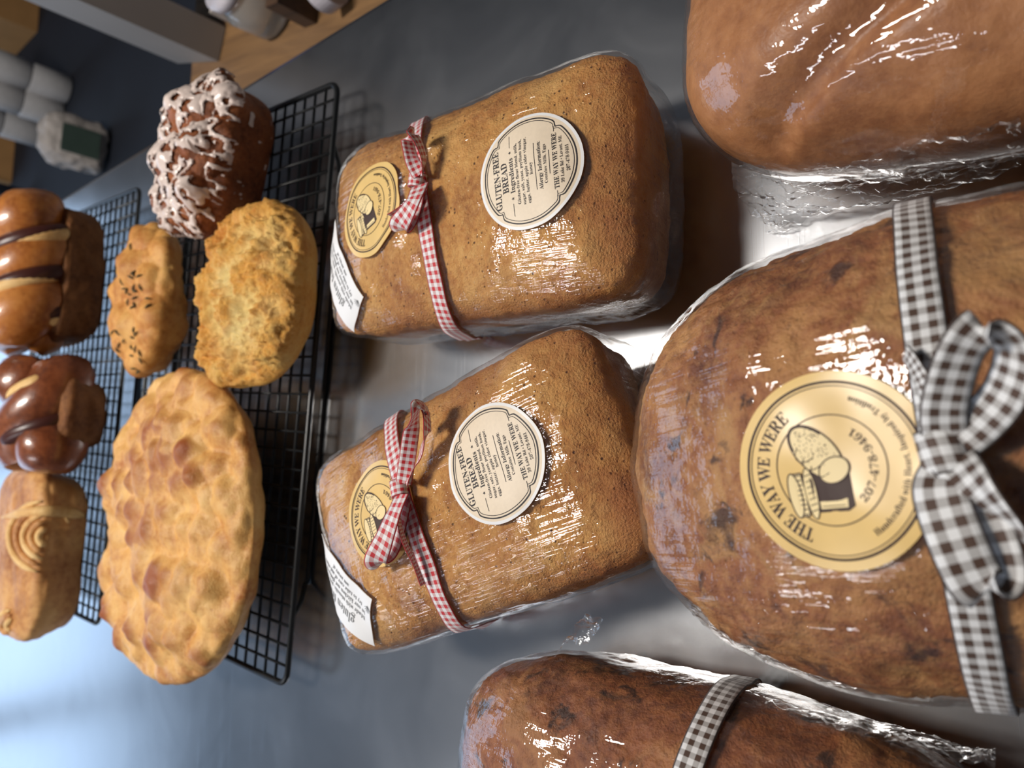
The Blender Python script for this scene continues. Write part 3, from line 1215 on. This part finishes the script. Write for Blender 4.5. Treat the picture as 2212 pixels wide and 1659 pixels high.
D_I = dict(hx=0.0545, hy=0.0995, hb=0.052, ht=0.017, a=7.5, bt=4.0, bb=9.0, taper=0.15, dome=0.010, dx=2.2, dy=3.0)
LI, SI = wrapped_loaf('gluten_free_loaf', 'golden wrapped loaf with red gingham bow, standing nearest the iced loaf', 'bread loaf', 'gluten-free loaves with red ribbons',
                      (0.0795, 0.2770, 0), math.radians(9.5), D_I, M_GF, M_FILM_I, 1, 0.0007, 0.0022, 0.0006, tuck=0.5)
D_J = dict(D_I)
D_J.update(hx=0.0535, hy=0.0985)
LJ, SJ = wrapped_loaf('gluten_free_loaf', 'golden wrapped loaf with red gingham bow, standing beside the big cinnamon loaf', 'bread loaf', 'gluten-free loaves with red ribbons',
                      (-0.0595, 0.2530, 0), math.radians(30), D_J, M_GF, M_FILM_J, 2, 0.0007, 0.0026, 0.0006, tuck=0.5)
D_L = dict(hx=0.0715, hy=0.104, hb=0.056, ht=0.060, a=2.5, bt=2.15, bb=3.4, taper=0.10)
LL, SL = wrapped_loaf('cinnamon_loaf', 'large round cinnamon loaf wrapped in film with brown gingham bow and tan sticker', 'bread loaf', None,
                      (0.0008, 0.0505, 0), math.radians(16), D_L, M_DARKLOAF, M_FILM_L, 3, 0.0011, 0.0036, 0.0007, res=(100, 140, 60), lump_scale=38)
D_K = dict(hx=0.062, hy=0.104, hb=0.045, ht=0.052, a=3.5, bt=2.4, bb=5.0, taper=0.12)
LK, SK = wrapped_loaf('brown_loaf', 'smooth glossy brown loaf tightly wrapped in film, without any ribbon', 'bread loaf', None,
                      (0.1580, 0.062, 0), math.radians(5), D_K, M_KLOAF, M_FILM_K, 4, 0.0002, 0.0030, 0.0006, res=(90, 130, 50), lump_scale=24, groove=((-0.044, 0.046), (-0.022, 0.004)))
D_M = dict(hx=0.055, hy=0.108, hb=0.045, ht=0.043, a=3.2, bt=2.5, bb=6.0, taper=0.12)
LM, SM = wrapped_loaf('fruit_loaf', 'dark brown wrapped fruit loaf with a plain brown gingham band', 'bread loaf', None,
                      (-0.1560, 0.1200, 0), math.radians(7.5), D_M, M_MLOAF, M_FILM_M, 5, 0.0010, 0.0026, 0.0007, res=(90, 150, 50))

# ---- stickers
R2 = 0.0254


def wavy(a):
    d = math.degrees(a) % 360
    return 1.0 - 0.06 * math.exp(-((d - 262) / 14.0) ** 2) + 0.02 * math.exp(-((d - 300) / 20.0) ** 2)


sticker(SI, LI, 'sticker', frame_at(SI, 1138, 368, 1134, 268), R2, PR_ING, M_CREAM, M_WHITEP, 'round cream ingredients sticker with white rim')
sticker(SI, LI, 'sticker', frame_at(SI, 797, 452, 790, 395), R2 * 0.98, PR_LOGO, M_TAN, None, 'round tan sticker with jar and bread drawing', rfun=wavy)
sticker(SJ, LJ, 'sticker', frame_at(SJ, 1063, 1000, 1040, 905), R2, PR_ING, M_CREAM, M_WHITEP, 'round cream ingredients sticker with white rim')
sticker(SJ, LJ, 'sticker', frame_at(SJ, 822, 1108, 808, 1052), R2 * 0.98, PR_LOGO, M_TAN, None, 'round tan sticker with jar and bread drawing, half under the bow')
sticker(SL, LL, 'sticker', frame_at(SL, 1793, 1015, 1772, 915), R2 * 1.0, PR_LOGO, M_TAN, None, 'round tan sticker with jar and bread drawing')
sticker(SI, LI, 'label_strip', frame_at(SI, 728, 592, 718, 520), 0.030, PR_STRIP, M_WHITEP, None, 'white paper label bent over the end', rect=(1.0, 0.44))
sticker(SJ, LJ, 'label_strip', frame_at(SJ, 730, 1274, 700, 1210), 0.032, PR_STRIP, M_WHITEP, None, 'white paper label bent over the end', rect=(1.0, 0.44))

# ---- ribbons and bows
RW = 0.0095
rb, kb, kn = ribbon_band(SI, LI, M_RIBBON_R, (940, 215), (908, 391), (965, 690), RW, 'red and white gingham ribbon')
p, n = SI.pix(908, 393)
t = (SI.pix(920, 330)[0] - p).normalized()
bwd = n.cross(t)
bow = obj('bow', knot_mesh(SI, p, t, bwd, n, 0.0042, 0.0042, 0.0030), M_RIBBON_R, LI)
bow['label'] = 'red gingham bow with flat loops'
bow_strip(SI, bow, M_RIBBON_R, 'bow_loop', [(906, 378, .005, 30), (890, 345, .008, 62), (881, 305, .009, 72), (888, 289, .009, 75), (903, 306, .007, 72), (915, 342, .006, 62), (910, 380, .005, 30)], RW * 0.75, bwd)
bow_strip(SI, bow, M_RIBBON_R, 'bow_loop', [(907, 400, .006, 0), (895, 430, .010, 0), (878, 462, .011, -5), (862, 488, .008, -10), (872, 496, .003, -10), (890, 470, .002, 0), (905, 410, .003, 0)], RW * 1.05, bwd)
bow_strip(SI, bow, M_RIBBON_R, 'ribbon_tail', [(900, 410, .003, 0), (875, 440, .006, 40), (846, 468, .007, 70)], RW * 0.8, bwd)

rb, kb, kn = ribbon_band(SJ, LJ, M_RIBBON_R, (880, 850), (872, 1060), (960, 1310), RW, 'red and white gingham ribbon')
p, n = SJ.pix(872, 1056)
t = (SJ.pix(868, 1000)[0] - p).normalized()
bwd = n.cross(t)
bow = obj('bow', knot_mesh(SJ, p, t, bwd, n, 0.0046, 0.0044, 0.0032), M_RIBBON_R, LJ)
bow['label'] = 'red gingham bow with twisted loops'
bow_strip(SJ, bow, M_RIBBON_R, 'bow_loop', [(872, 1044, .005, 25), (880, 990, .008, 50), (890, 925, .010, 64), (903, 880, .011, 70), (918, 886, .010, 70), (922, 935, .008, 64), (902, 995, .006, 50), (878, 1044, .005, 25)], RW * 0.8, bwd)
bow_strip(SJ, bow, M_RIBBON_R, 'bow_loop', [(868, 1068, .005, 0), (850, 1110, .010, 0), (828, 1170, .012, -10), (812, 1212, .010, -15), (826, 1216, .005, -15), (848, 1180, .003, 0), (872, 1080, .003, 0)], RW * 1.15, bwd)
bow_strip(SJ, bow, M_RIBBON_R, 'ribbon_tail', [(874, 1068, .004, 0), (862, 1115, .008, 60), (872, 1165, .007, 75), (895, 1215, .005, 70), (914, 1264, .004, 80)], RW * 0.42, bwd)

BW = 0.0098
rb, kb, kn = ribbon_band(SL, LL, M_RIBBON_B, (1975, 520), (2040, 980), (2120, 1420), BW, 'brown and white gingham ribbon')
p, n = SL.pix(2045, 985)
t = (SL.pix(2020, 880)[0] - p).normalized()
bwd = n.cross(t)
bow = obj('bow', knot_mesh(SL, p, t, bwd, n, 0.0062, 0.0048, 0.0036), M_RIBBON_B, LL)
bow['label'] = 'brown gingham bow with crumpled loops'
bow_strip(SL, bow, M_RIBBON_B, 'bow_loop', [(2045, 960, .004, 0), (2040, 880, .010, 10), (2075, 760, .016, 20), (2130, 708, .018, 30), (2190, 760, .014, 40), (2170, 850, .009, 30), (2110, 920, .006, 10), (2055, 965, .004, 0)], BW, bwd)
bow_strip(SL, bow, M_RIBBON_B, 'bow_loop', [(2048, 1000, .004, 0), (2030, 1060, .008, 0), (2070, 1180, .012, -10), (2120, 1270, .012, -15), (2160, 1240, .010, -20), (2120, 1120, .008, -10), (2060, 1010, .005, 0)], BW * 1.2, bwd)
bow_strip(SL, bow, M_RIBBON_B, 'ribbon_tail', [(2058, 995, .005, 0), (2110, 1060, .010, 30), (2180, 1130, .010, 50), (2205, 1165, .009, 60)], BW, bwd)
bow_strip(SL, bow, M_RIBBON_B, 'ribbon_tail', [(2040, 960, .003, 0), (2010, 860, .004, -20), (1975, 790, .004, -40), (1955, 760, .003, -60)], BW * 0.5, bwd)

ribbon_band(SM, LM, M_RIBBON_B, (1565, 1500), (1520, 1580), (1490, 1655), BW, 'brown and white gingham ribbon')

# ---- gathered film
def edge(S, pts, h):
    return [S.pix(x, y, h)[0] for (x, y) in pts]


gather(LK, [edge(SK, [(1565, 372), (1650, 385), (1740, 380), (1900, 340), (2060, 300), (2205, 262)], .0014),
            [at(1585, 418, .034), at(1660, 425, .034), at(1745, 418, .034), at(1900, 385, .036), at(2060, 345, .04), at(2205, 305, .045)],
            [at(1610, 452, .014), at(1670, 462, .014), at(1750, 452, .014), at(1900, 422, .018), at(2060, 385, .024), at(2205, 345, .03)],
            [at(1645, 488, .003), at(1695, 492, .003), at(1760, 472, .003), at(1900, 442, .006), at(2060, 408, .012), at(2205, 368, .02)]], 'plastic_wrap', 21, 0.0030, 'bunched crinkled film along the side')
gather(LK, [[at(1640, 470, .010), at(1670, 474, .012), at(1710, 466, .010)], [at(1650, 488, .007), at(1680, 496, .009), at(1718, 484, .007)], [at(1660, 504, .002), at(1685, 510, .002), at(1712, 502, .002)]], 'plastic_wrap', 22, 0.003, 'loose twisted end of film')
gather(LI, [[at(1392, 470, .045), at(1398, 560, .045), at(1375, 630, .045), at(1300, 645, .045)],
            [at(1420, 480, .015), at(1424, 570, .015), at(1400, 632, .015), at(1310, 655, .015)],
            [at(1434, 490, .002), at(1428, 585, .002), at(1395, 642, .002), at(1320, 664, .002)]], 'plastic_wrap', 23, 0.0022, 'crumpled film at the corner')
gather(LL, [[at(1470, 1270, .05), at(1560, 1350, .045), at(1700, 1420, .04), at(1850, 1470, .04)],
            [at(1478, 1300, .02), at(1565, 1378, .02), at(1700, 1440, .02), at(1850, 1492, .02)],
            [at(1490, 1320, .003), at(1580, 1392, .003), at(1710, 1450, .003), at(1845, 1502, .003)]], 'plastic_wrap', 24, 0.0025, 'crumpled film at the foot of the loaf')
gather(LM, [[at(1200, 1402, .075), at(1235, 1385, .08), at(1270, 1390, .08)],
            [at(1235, 1365, .085), at(1262, 1352, .085), at(1285, 1368, .085)],
            [at(1268, 1325, .09), at(1285, 1318, .092), at(1306, 1330, .09)]], 'plastic_wrap', 25, 0.004, 'twisted tail of film sticking up')
gather(LM, [[at(1590, 1512, .055), at(1750, 1545, .055), at(1950, 1600, .055), at(2150, 1655, .055)],
            [at(1590, 1506, .04), at(1750, 1535, .04), at(1950, 1588, .04), at(2150, 1640, .04)],
            [at(1590, 1500, .02), at(1750, 1528, .02), at(1950, 1580, .02), at(2150, 1632, .02)]], 'plastic_wrap', 26, 0.0035, 'bunched crinkled film along the side')


# ------------------------------------------------------------------ unwrapped breads on the racks
RZ = 0.0232


# big dimpled focaccia
focus = thing('focaccia', 'large golden bumpy oval flatbread with dimples, alone at the end of the front rack', 'flatbread', (-0.135, 0.543, RZ), math.radians(14))
V, F = blob(130, 130, 30, 0.111, 0.108, 0.024, 0.022, a=2.2, bt=2.6, bb=3.0, taper=0.10)
d1, d2 = worley(V + 0.5, 42, 5)
topw = np.clip((V[:, 2] - 0.020) / 0.018, 0.22, 1)
e1, e2 = worley(V * [1, 1, 1.3] + 0.15, 66, 6)
d = ((0.5 - d1) * 0.0115 + (0.5 - e1) * 0.005 + fbm(V, 22, 3, 8) * 0.007 + fbm(V, 140, 2, 4) * 0.0008) * topw
V = displace(V, F, d)
V[:, 2] -= V[:, 2].min()
bread_obj(focus, 'bread', V, F, M_FOCACCIA, np.clip((d / np.maximum(topw, 0.3) - 0.0004) / 0.004, 0, 1) * (0.45 + 0.55 * (fbm(V, 30, 2, 77) > -0.1)))

# cheese topped bread
cb = thing('cheese_bread', 'tall round bread with a rough golden melted cheese top', 'bread', (0.033, 0.474, RZ), math.radians(8))
V, F = blob(130, 120, 30, 0.062, 0.060, 0.024, 0.020, a=2.4, bt=3.2, bb=2.6, taper=0.16)
w = np.clip((V[:, 2] - 0.026) / 0.010, 0, 1)
d1, d2 = worley(V + 0.3, 75, 9)
dc = fbm(V * [1.3, 0.8, 1], 55, 5, 12, 0.65) * 0.012 + (0.5 - d1) * 0.003
V = displace(V, F, fbm(V, 30, 2, 3) * 0.004 + w * dc)
V[:, 2] -= V[:, 2].min()
bread_obj(cb, 'bread', V, F, M_CHEESE, w * np.clip(0.5 - dc / 0.004, 0, 1) * np.clip(1.25 - (V[:, 0] / 0.05) ** 2 - ((V[:, 1] + 0.01) / 0.045) ** 2, 0, 1))

# rosemary roll
rr = thing('rosemary_roll', 'lumpy golden roll sprinkled with rosemary, behind the cheese bread', 'bread roll', (0.026, 0.642, RZ), math.radians(12))
V, F = blob(90, 70, 30, 0.061, 0.045, 0.022, 0.024, a=2.3, bt=2.4, bb=3.0, taper=0.1)
d1, d2 = worley(V + 0.9, 40, 2)
dr = (0.5 - d1) * 0.011 + fbm(V, 30, 3, 6) * 0.006
V = displace(V, F, dr)
V[:, 2] -= V[:, 2].min()
ro = bread_obj(rr, 'bread', V, F, M_ROLL, np.clip((dr - 0.001) / 0.005, 0, 1) * 0.7)
SR = Surf(V, F, rr.location, rr.rotation_euler.z)
rs = random.Random(5)
mb = MB()
for (X, Y, k) in ((285, 610, 10), (300, 645, 9), (275, 735, 9), (265, 540, 4), (290, 780, 8), (235, 720, 5)):
    for q in range(k):
        p, n = SR.pix(X + rs.uniform(-22, 22), Y + rs.uniform(-22, 22))
        a = rs.uniform(0, 6.28)
        t = n.orthogonal().normalized()
        t = Matrix.Rotation(a, 3, n) @ t
        p = p + n * 0.0008
        mb.tube([SR.inv @ (p - t * 0.003), SR.inv @ (p + n * 0.0006), SR.inv @ (p + t * 0.003)], [0.0003, 0.0008, 0.0003], 5)
obj('rosemary', mb.mesh('rosemary'), M_HERB, rr)['kind'] = 'stuff'

# iced pull-apart loaf
ic = thing('iced_loaf', 'brown pull-apart loaf drizzled with white icing', 'bread loaf', (0.130, 0.556, RZ), math.radians(-10))
V, F = blob(130, 100, 50, 0.058, 0.041, 0.036, 0.026, a=3.0, bt=2.6, bb=6.0, taper=0.12)
d1, d2 = worley(V + 0.2, 48, 14)
w = np.clip((V[:, 2] - 0.015) / 0.03, 0.15, 1)
V = displace(V, F, w * ((0.55 - d1) * 0.013 + fbm(V, 90, 3, 5) * 0.003))
V[:, 2] -= V[:, 2].min()
bread_obj(ic, 'bread', V, F, M_ICED)
N_ = normals(V, F)
up = np.clip((V[:, 2] - 0.036) / 0.02, 0, 1)
st = np.abs(fbm(V * [1.0, 1.0, 0.35], 95, 3, 31, 0.6))
mask = np.where(up > 0, (0.17 * up + 0.11) - st, -1)
sd = np.abs(fbm(V * [1, 0.6, 0.8] + 3, 60, 2, 37))
mask = np.maximum(mask, np.where(V[:, 2] > 0.008, 0.05 - sd, -1))
keep = (mask[F] > 0).all(1)
VI = V + N_ * np.clip(mask * 0.02, 0, 0.0018)[:, None] + N_ * 0.0003
Fk = F[keep]
used = np.unique(Fk)
rem = -np.ones(len(V), int)
rem[used] = np.arange(len(used))
obj('icing', make_mesh('icing', VI[used], rem[Fk]), M_ICING, ic)['label'] = 'white drizzled icing'


def lobes(name, parent, mat, items, seed=0, amp=0.0012):
    """overlapping dough lobes: (world centre, radii xyz, rotz, tilt)"""
    inv = (Matrix.Translation(parent.location) @ Matrix.Rotation(parent.rotation_euler.z, 4, 'Z')).inverted()
    mb = MB()
    P, F = lattice(14, 14, 14)
    q0 = P / np.linalg.norm(P, axis=1, keepdims=True)
    for k, (c, r, rz, tl) in enumerate(items):
        q = q0 * np.array(r)
        q = q + q0 * (fbm(q + k * 3.1, 60, 2, seed + k) * amp * 2)[:, None]
        M = Matrix.Rotation(rz, 3, 'Z') @ Matrix.Rotation(tl, 3, 'X')
        mb.add([inv @ (Vector(c) + M @ Vector(v)) for v in q], [tuple(map(int, f)) for f in F])
    return obj(name, mb.mesh(name), mat, parent)


# twisted strands lying on a loaf, in the loaf's own frame
def strand(name, parent, mat, x0, x1, R, r, z, turns, ph, n=70, flat=1.0, wob=0.0, seed=0):
    mb = MB()
    pts, rs_ = [], []
    for k in range(n):
        t = k / (n - 1)
        a = ph + t * turns * 2 * math.pi
        e_ = min(1.0, 4.0 * min(t, 1 - t) + 0.35)
        pts.append((x0 + (x1 - x0) * t, R * e_ * math.cos(a), z + R * flat * e_ * math.sin(a)))
        rs_.append(r * min(1.0, 3.5 * min(t, 1 - t) + 0.45) * (1 + wob * math.sin(9 * t + seed)))
    mb.tube(pts, rs_, 18)
    V = np.array(mb.V)
    V[:, 2] = np.maximum(V[:, 2], z - 0.030)
    o = obj(name, make_mesh(name, V, mb.F), mat, parent)
    return o


# braided chocolate loaf
e = thing('braided_loaf', 'shiny braided loaf with dark swirled filling, at the bench end of the back rack', 'bread loaf', (0.038, 0.836, RZ), math.radians(12))
V, F = blob(60, 50, 24, 0.067, 0.050, 0.036, 0.010, a=3.6, bt=3.0, bb=7.0, taper=0.10)
V = displace(V, F, fbm(V * [1, 1, 2], 40, 3, 2) * 0.004)
V[:, 2] -= V[:, 2].min()
bread_obj(e, 'bread_base', V, F, M_BABKA_SIDE)
strand('braid', e, M_BABKA, -0.074, 0.072, 0.021, 0.026, 0.056, 1.6, 0.3, flat=0.7, wob=0.12)
strand('braid', e, M_BABKA, -0.074, 0.072, 0.021, 0.026, 0.056, 1.6, 0.3 + math.pi, flat=0.7, wob=0.12, seed=2)
strand('filling', e, M_CHOC, -0.062, 0.060, 0.041, 0.0085, 0.056, 1.6, 0.3 + math.pi / 2, flat=0.78)
strand('filling', e, M_CHOC, -0.062, 0.060, 0.041, 0.0085, 0.056, 1.6, 0.3 - math.pi / 2, flat=0.78)
strand('torn_dough', e, M_PALE, -0.062, 0.060, 0.0420, 0.0075, 0.056, 1.6, 0.3 + math.pi / 2 + 0.26, flat=0.78, wob=0.4)
strand('torn_dough', e, M_PALE, -0.062, 0.060, 0.0420, 0.0075, 0.056, 1.6, 0.3 - math.pi / 2 + 0.26, flat=0.78, wob=0.4)

# dark swirled loaf
fl = thing('swirl_loaf', 'dark glossy swirled loaf between the two other back-rack loaves', 'bread loaf', (-0.088, 0.778, RZ), math.radians(8))
V, F = blob(50, 50, 24, 0.040, 0.050, 0.036, 0.014, a=2.8, bt=2.6, bb=5.0, taper=0.20)
V = displace(V, F, fbm(V * [1, 1, 2], 40, 3, 4) * 0.004)
V[:, 2] -= V[:, 2].min()
bread_obj(fl, 'bread_base', V, F, M_BABKA_SIDE)
strand('braid', fl, M_BABKA_DARK, -0.046, 0.044, 0.018, 0.027, 0.046, 0.95, 2.2, flat=0.7, wob=0.1)
strand('braid', fl, M_BABKA_DARK, -0.046, 0.044, 0.018, 0.027, 0.046, 0.95, 2.2 + math.pi, flat=0.7, wob=0.1)
strand('torn_dough', fl, M_PALE, -0.038, 0.038, 0.0335, 0.0058, 0.046, 0.95, 2.2 + math.pi / 2, flat=0.78, wob=0.2)
strand('filling', fl, M_CHOC, -0.036, 0.036, 0.034, 0.0075, 0.046, 0.95, 2.2 - math.pi / 2, flat=0.78)
mb = MB()
pts = []
for k in range(48):
    a = k / 47 * 2 * math.pi * 2.4
    r = 0.0015 + 0.012 * k / 47
    pts.append((-0.004 + r * math.cos(a), -0.030 + 0.5 * r * math.sin(a), 0.060 + 0.8 * r * math.sin(a)))
mb.tube(pts, 0.0026, 8)
obj('swirl', mb.mesh('swirl'), M_BABKA_DARK, fl)

# laminated loaf
g = thing('laminated_loaf', 'tan layered loaf with curved laminated ridges, at the end of the back rack', 'bread loaf', (-0.222, 0.800, RZ), math.radians(8))
V, F = blob(80, 70, 30, 0.078, 0.064, 0.036, 0.016, a=4.0, bt=3.0, bb=6.0, taper=0.10)
V = displace(V, F, fbm(V * [1, 1, 2], 30, 3, 7) * 0.004)
V[:, 2] -= V[:, 2].min()
bread_obj(g, 'bread', V, F, M_LAYER)
SG = Surf(V, F, g.location, g.rotation_euler.z)
for (cx0, cy0, r0, r1, nr_, a0, a1) in ((104, 1160, 20, 82, 5, 105, 262), (30, 1350, 12, 34, 3, 120, 260)):
    for q in range(nr_):
        r = r0 + (r1 - r0) * q / max(1, nr_ - 1)
        P_ = []
        for k in range(26):
            a = math.radians(a0 + (a1 - a0) * k / 25)
            p_, n_ = SG.pix(cx0 + r * math.cos(a), cy0 + 0.95 * r * math.sin(a))
            P_.append(SG.inv @ (p_ + n_ * 0.0006))
        mb = MB()
        mb.tube(P_, [0.0032 * min(1, 0.25 + 6 * min(k / 25, 1 - k / 25)) for k in range(26)], 8)
        obj('ridge', mb.mesh('ridge'), M_PALE if q % 2 == 0 else M_LAYER, g)
P_ = []
for k in range(30):
    p_, n_ = SG.pix(5 + 190 * k / 29, 1118 - 14 * math.sin(k / 29 * 3.1))
    P_.append(SG.inv @ (p_ + n_ * 0.0002))
mb = MB()
mb.tube(P_, [0.005 * min(1, 0.2 + 4 * min(k / 29, 1 - k / 29)) for k in range(30)], 8)
obj('crease', mb.mesh('crease'), M_PALE, g)

# ------------------------------------------------------------------ bench and things beyond the table
BZ = -0.10
bench = thing('wooden_bench', 'brown wooden bench beyond the edge of the steel table', 'bench', (0, 0, -0.9), 0)
mb = MB()
A0 = E0 - nrm_e * 0.03
for (u0, u1, w0, w1, mt, nm) in ((-0.62, 0.49, 0.065, 0.60, M_WOOD, 'bench_top'), (-0.62, 0.49, 0.0, 0.062, M_WOODD, 'bench_edge')):
    mb = MB()
    P = [A0 + ed * u0 - nrm_e * w0, A0 + ed * u1 - nrm_e * w0, A0 + ed * u1 - nrm_e * w1, A0 + ed * u0 - nrm_e * w1]
    V = [(p.x, p.y, 0.9 + BZ - 0.04) for p in P] + [(p.x, p.y, 0.9 + BZ) for p in P]
    mb.add(V, [(0, 1, 2, 3), (7, 6, 5, 4), (0, 4, 5, 1), (1, 5, 6, 2), (2, 6, 7, 3), (3, 7, 4, 0)])
    obj(nm, mb.mesh(nm, False), mt, bench)
for (u, w) in ((-0.58, 0.04), (0.38, 0.04), (-0.58, 0.55), (0.38, 0.55)):
    p = A0 + ed * u - nrm_e * w
    mb = MB()
    mb.box((p.x, p.y, 0.38), (0.025, 0.025, 0.38))
    obj('leg', mb.mesh('leg', False), M_WOODD, bench)

post = tag(obj('white_post', boxmesh('white_post', -0.020, 0.020, -0.055, 0.055, 0, 1.2), M_WHITEPAINT, None, (0.3545, 0.951, BZ + 0.001), -0.14), 'broad white upright post standing on the wooden bench', 'post')


def lathe_thing(name, label, cat, loc, parts, group=None):
    t = thing(name, label, cat, loc, 0, group)
    for (nm, prof_, mt) in parts:
        mb = MB()
        mb.lathe(prof_, 32)
        obj(nm, mb.mesh(nm), mt, t)
    return t


M_JAR, nt_, N2, L2, p2 = new_mat('clear_jar_glass')
p2.inputs['Base Color'].default_value = (0.75, 0.78, 0.78, 1)
p2.inputs['Roughness'].default_value = 0.08
p2.inputs['Transmission Weight'].default_value = 0.75
M_TAPE = mat_plain('pale_tape', srgb(190, 184, 190), 0.4)
p = at(505, 8, BZ)
lathe_thing('tub', 'white tub with bright blue lid beside the white post', 'tub', (p.x + 0.04, p.y + 0.03, BZ + 0.001),
            [('body', [(0.034, 0), (0.037, 0.003), (0.040, 0.07), (0.041, 0.072)], M_ROLLPAPER), ('lid', [(0.043, 0.0722), (0.044, 0.074), (0.044, 0.086), (0.041, 0.088), (0.001, 0.0885)], M_BLUE)])
p = at(632, 48, BZ)
lathe_thing('glass_jar', 'squat clear glass jar standing on the wooden bench', 'jar', (p.x + 0.02, p.y + 0.034, BZ + 0.001),
            [('body', [(0.030, 0), (0.034, 0.004), (0.035, 0.04), (0.028, 0.050), (0.027, 0.054)], M_JAR), ('lid', [(0.029, 0.0542), (0.030, 0.056), (0.030, 0.066), (0.001, 0.067)], M_TAPE)])
p = at(672, 56, BZ)
tag(obj('wooden_block', boxmesh('wooden_block', 0, 0.16, -0.011, 0.011, 0, 0.045), M_WOODD, None, (p.x, p.y, BZ + 0.001), 0.0), 'long dark brown wooden block lying across the bench', 'block')
p = at(748, 20, BZ)
t = thing('tape_roll', 'pale roll of tape with hollow core standing on its edge', 'tape roll', (p.x + 0.012, p.y + 0.004, BZ + 0.001), 0.3)
mb = MB()
rad, hol, wd_ = 0.022, 0.008, 0.009
n = 36
V, F = [], []
for k in range(n):
    a = 2 * math.pi * k / n
    for (r, y) in ((rad, -wd_), (rad, wd_), (hol, wd_), (hol, -wd_)):
        V.append((r * math.cos(a), y, rad + r * math.sin(a)))
for k in range(n):
    for j in range(4):
        a, b = k * 4 + j, k * 4 + (j + 1) % 4
        c, d_ = ((k + 1) % n) * 4 + (j + 1) % 4, ((k + 1) % n) * 4 + j
        F.append((a, b, c, d_))
mb.add(V, F)
obj('tape', mb.mesh('tape', False), M_TAPE, t)
p = at(510, 60, BZ)
tag(obj('paper_packet', boxmesh('paper_packet', -0.016, 0.016, -0.008, 0.008, 0, 0.035), M_BAG, None, (p.x + 0.016, p.y - 0.012, BZ + 0.001), 0.2), 'small pale paper packet in front of the blue lidded tub', 'packet')

# dark navy cabinet with stored supplies
NZ = -0.30
cab = thing('navy_cabinet', 'low dark navy cabinet behind the wooden bench', 'cabinet', (0, 0, -0.9))
mb = MB()
mb.box((1.0, 1.93, 0.3), (0.85, 0.85, 0.3))
obj('body', mb.mesh('body', False), M_NAVY, cab)
mb = MB()
mb.box((1.0, 2.83, 0.40), (0.85, 0.03, 0.40))
obj('back_panel', mb.mesh('back_panel', False), M_NAVY, cab)
rollm = MB()
rollm.lathe([(0.010, 0), (0.031, 0.0), (0.034, 0.003), (0.034, 0.080), (0.031, 0.083), (0.010, 0.083)], 28)
roll_me = rollm.mesh('paper_roll')
for (X, Y, lab) in ((158, 192, 'stack beside the cardboard box'), (140, 244, 'stack in the middle'), (95, 287, 'stack nearest the steel table')):
    base = at(X, Y, NZ)
    for lev, nm in enumerate(('bottom', 'second', 'third', 'topmost')):
        o = obj('paper_roll', roll_me, M_ROLLPAPER, None, (base.x + 0.002 * (lev % 2), base.y + 0.03, NZ + 0.002 + 0.0845 * lev))
        tag(o, 'white paper roll, %s of its %s' % (nm, lab), 'paper roll', 'white paper rolls in stacks')
p = at(8, 330, NZ)
tag(obj('brown_carton', boxmesh('brown_carton', -0.09, 0.09, -0.08, 0.08, 0, 0.14), M_CARD, None, (p.x - 0.02, p.y - 0.02, NZ + 0.001), 0.2), 'low brown carton behind the braided loaf, beyond the table edge', 'box')
p = at(60, 424, NZ)
mb = MB()
mb.lathe([(0.016, 0), (0.016, 0.9)], 16)
tag(obj('metal_pole', mb.mesh('metal_pole'), M_STEEL, None, (p.x, p.y, NZ + 0.001)), 'thin grey metal pole rising behind the braided loaf', 'pole')
p = at(70, 100, NZ)
bx = thing('cardboard_box', 'plain brown cardboard box beside the stacked white rolls', 'box', (p.x + 0.16, p.y + 0.1, NZ + 0.001), 0.2)
mb = MB()
mb.box((0, 0, 0.15), (0.15, 0.1, 0.15))
obj('carton', mb.mesh('carton', False), M_CARD, bx)
mb = MB()
mb.box((0, 0, 0.3006), (0.149, 0.02, 0.0006))
obj('tape_strip', mb.mesh('tape_strip', False), M_TAPE, bx)
p = at(245, 325, NZ)
bg = thing('paper_bag', 'crumpled white bag with dark green label by the table edge', 'bag', (p.x + 0.0, p.y + 0.04, NZ + 0.001), 0.1)
V, F = blob(30, 20, 24, 0.052, 0.034, 0.06, 0.06, a=4, bt=3, bb=8, taper=0.02)
V = displace(V, F, fbm(V, 45, 3, 3) * 0.008)
V[:, 2] -= V[:, 2].min()
obj('bag', make_mesh('bag', V, F), M_BAG, bg)
mb = MB()
mb.box((-0.006, -0.039, 0.062), (0.028, 0.0015, 0.036))
obj('label', mb.mesh('label', False), M_GREEN, bg)['label'] = 'dark green printed label'
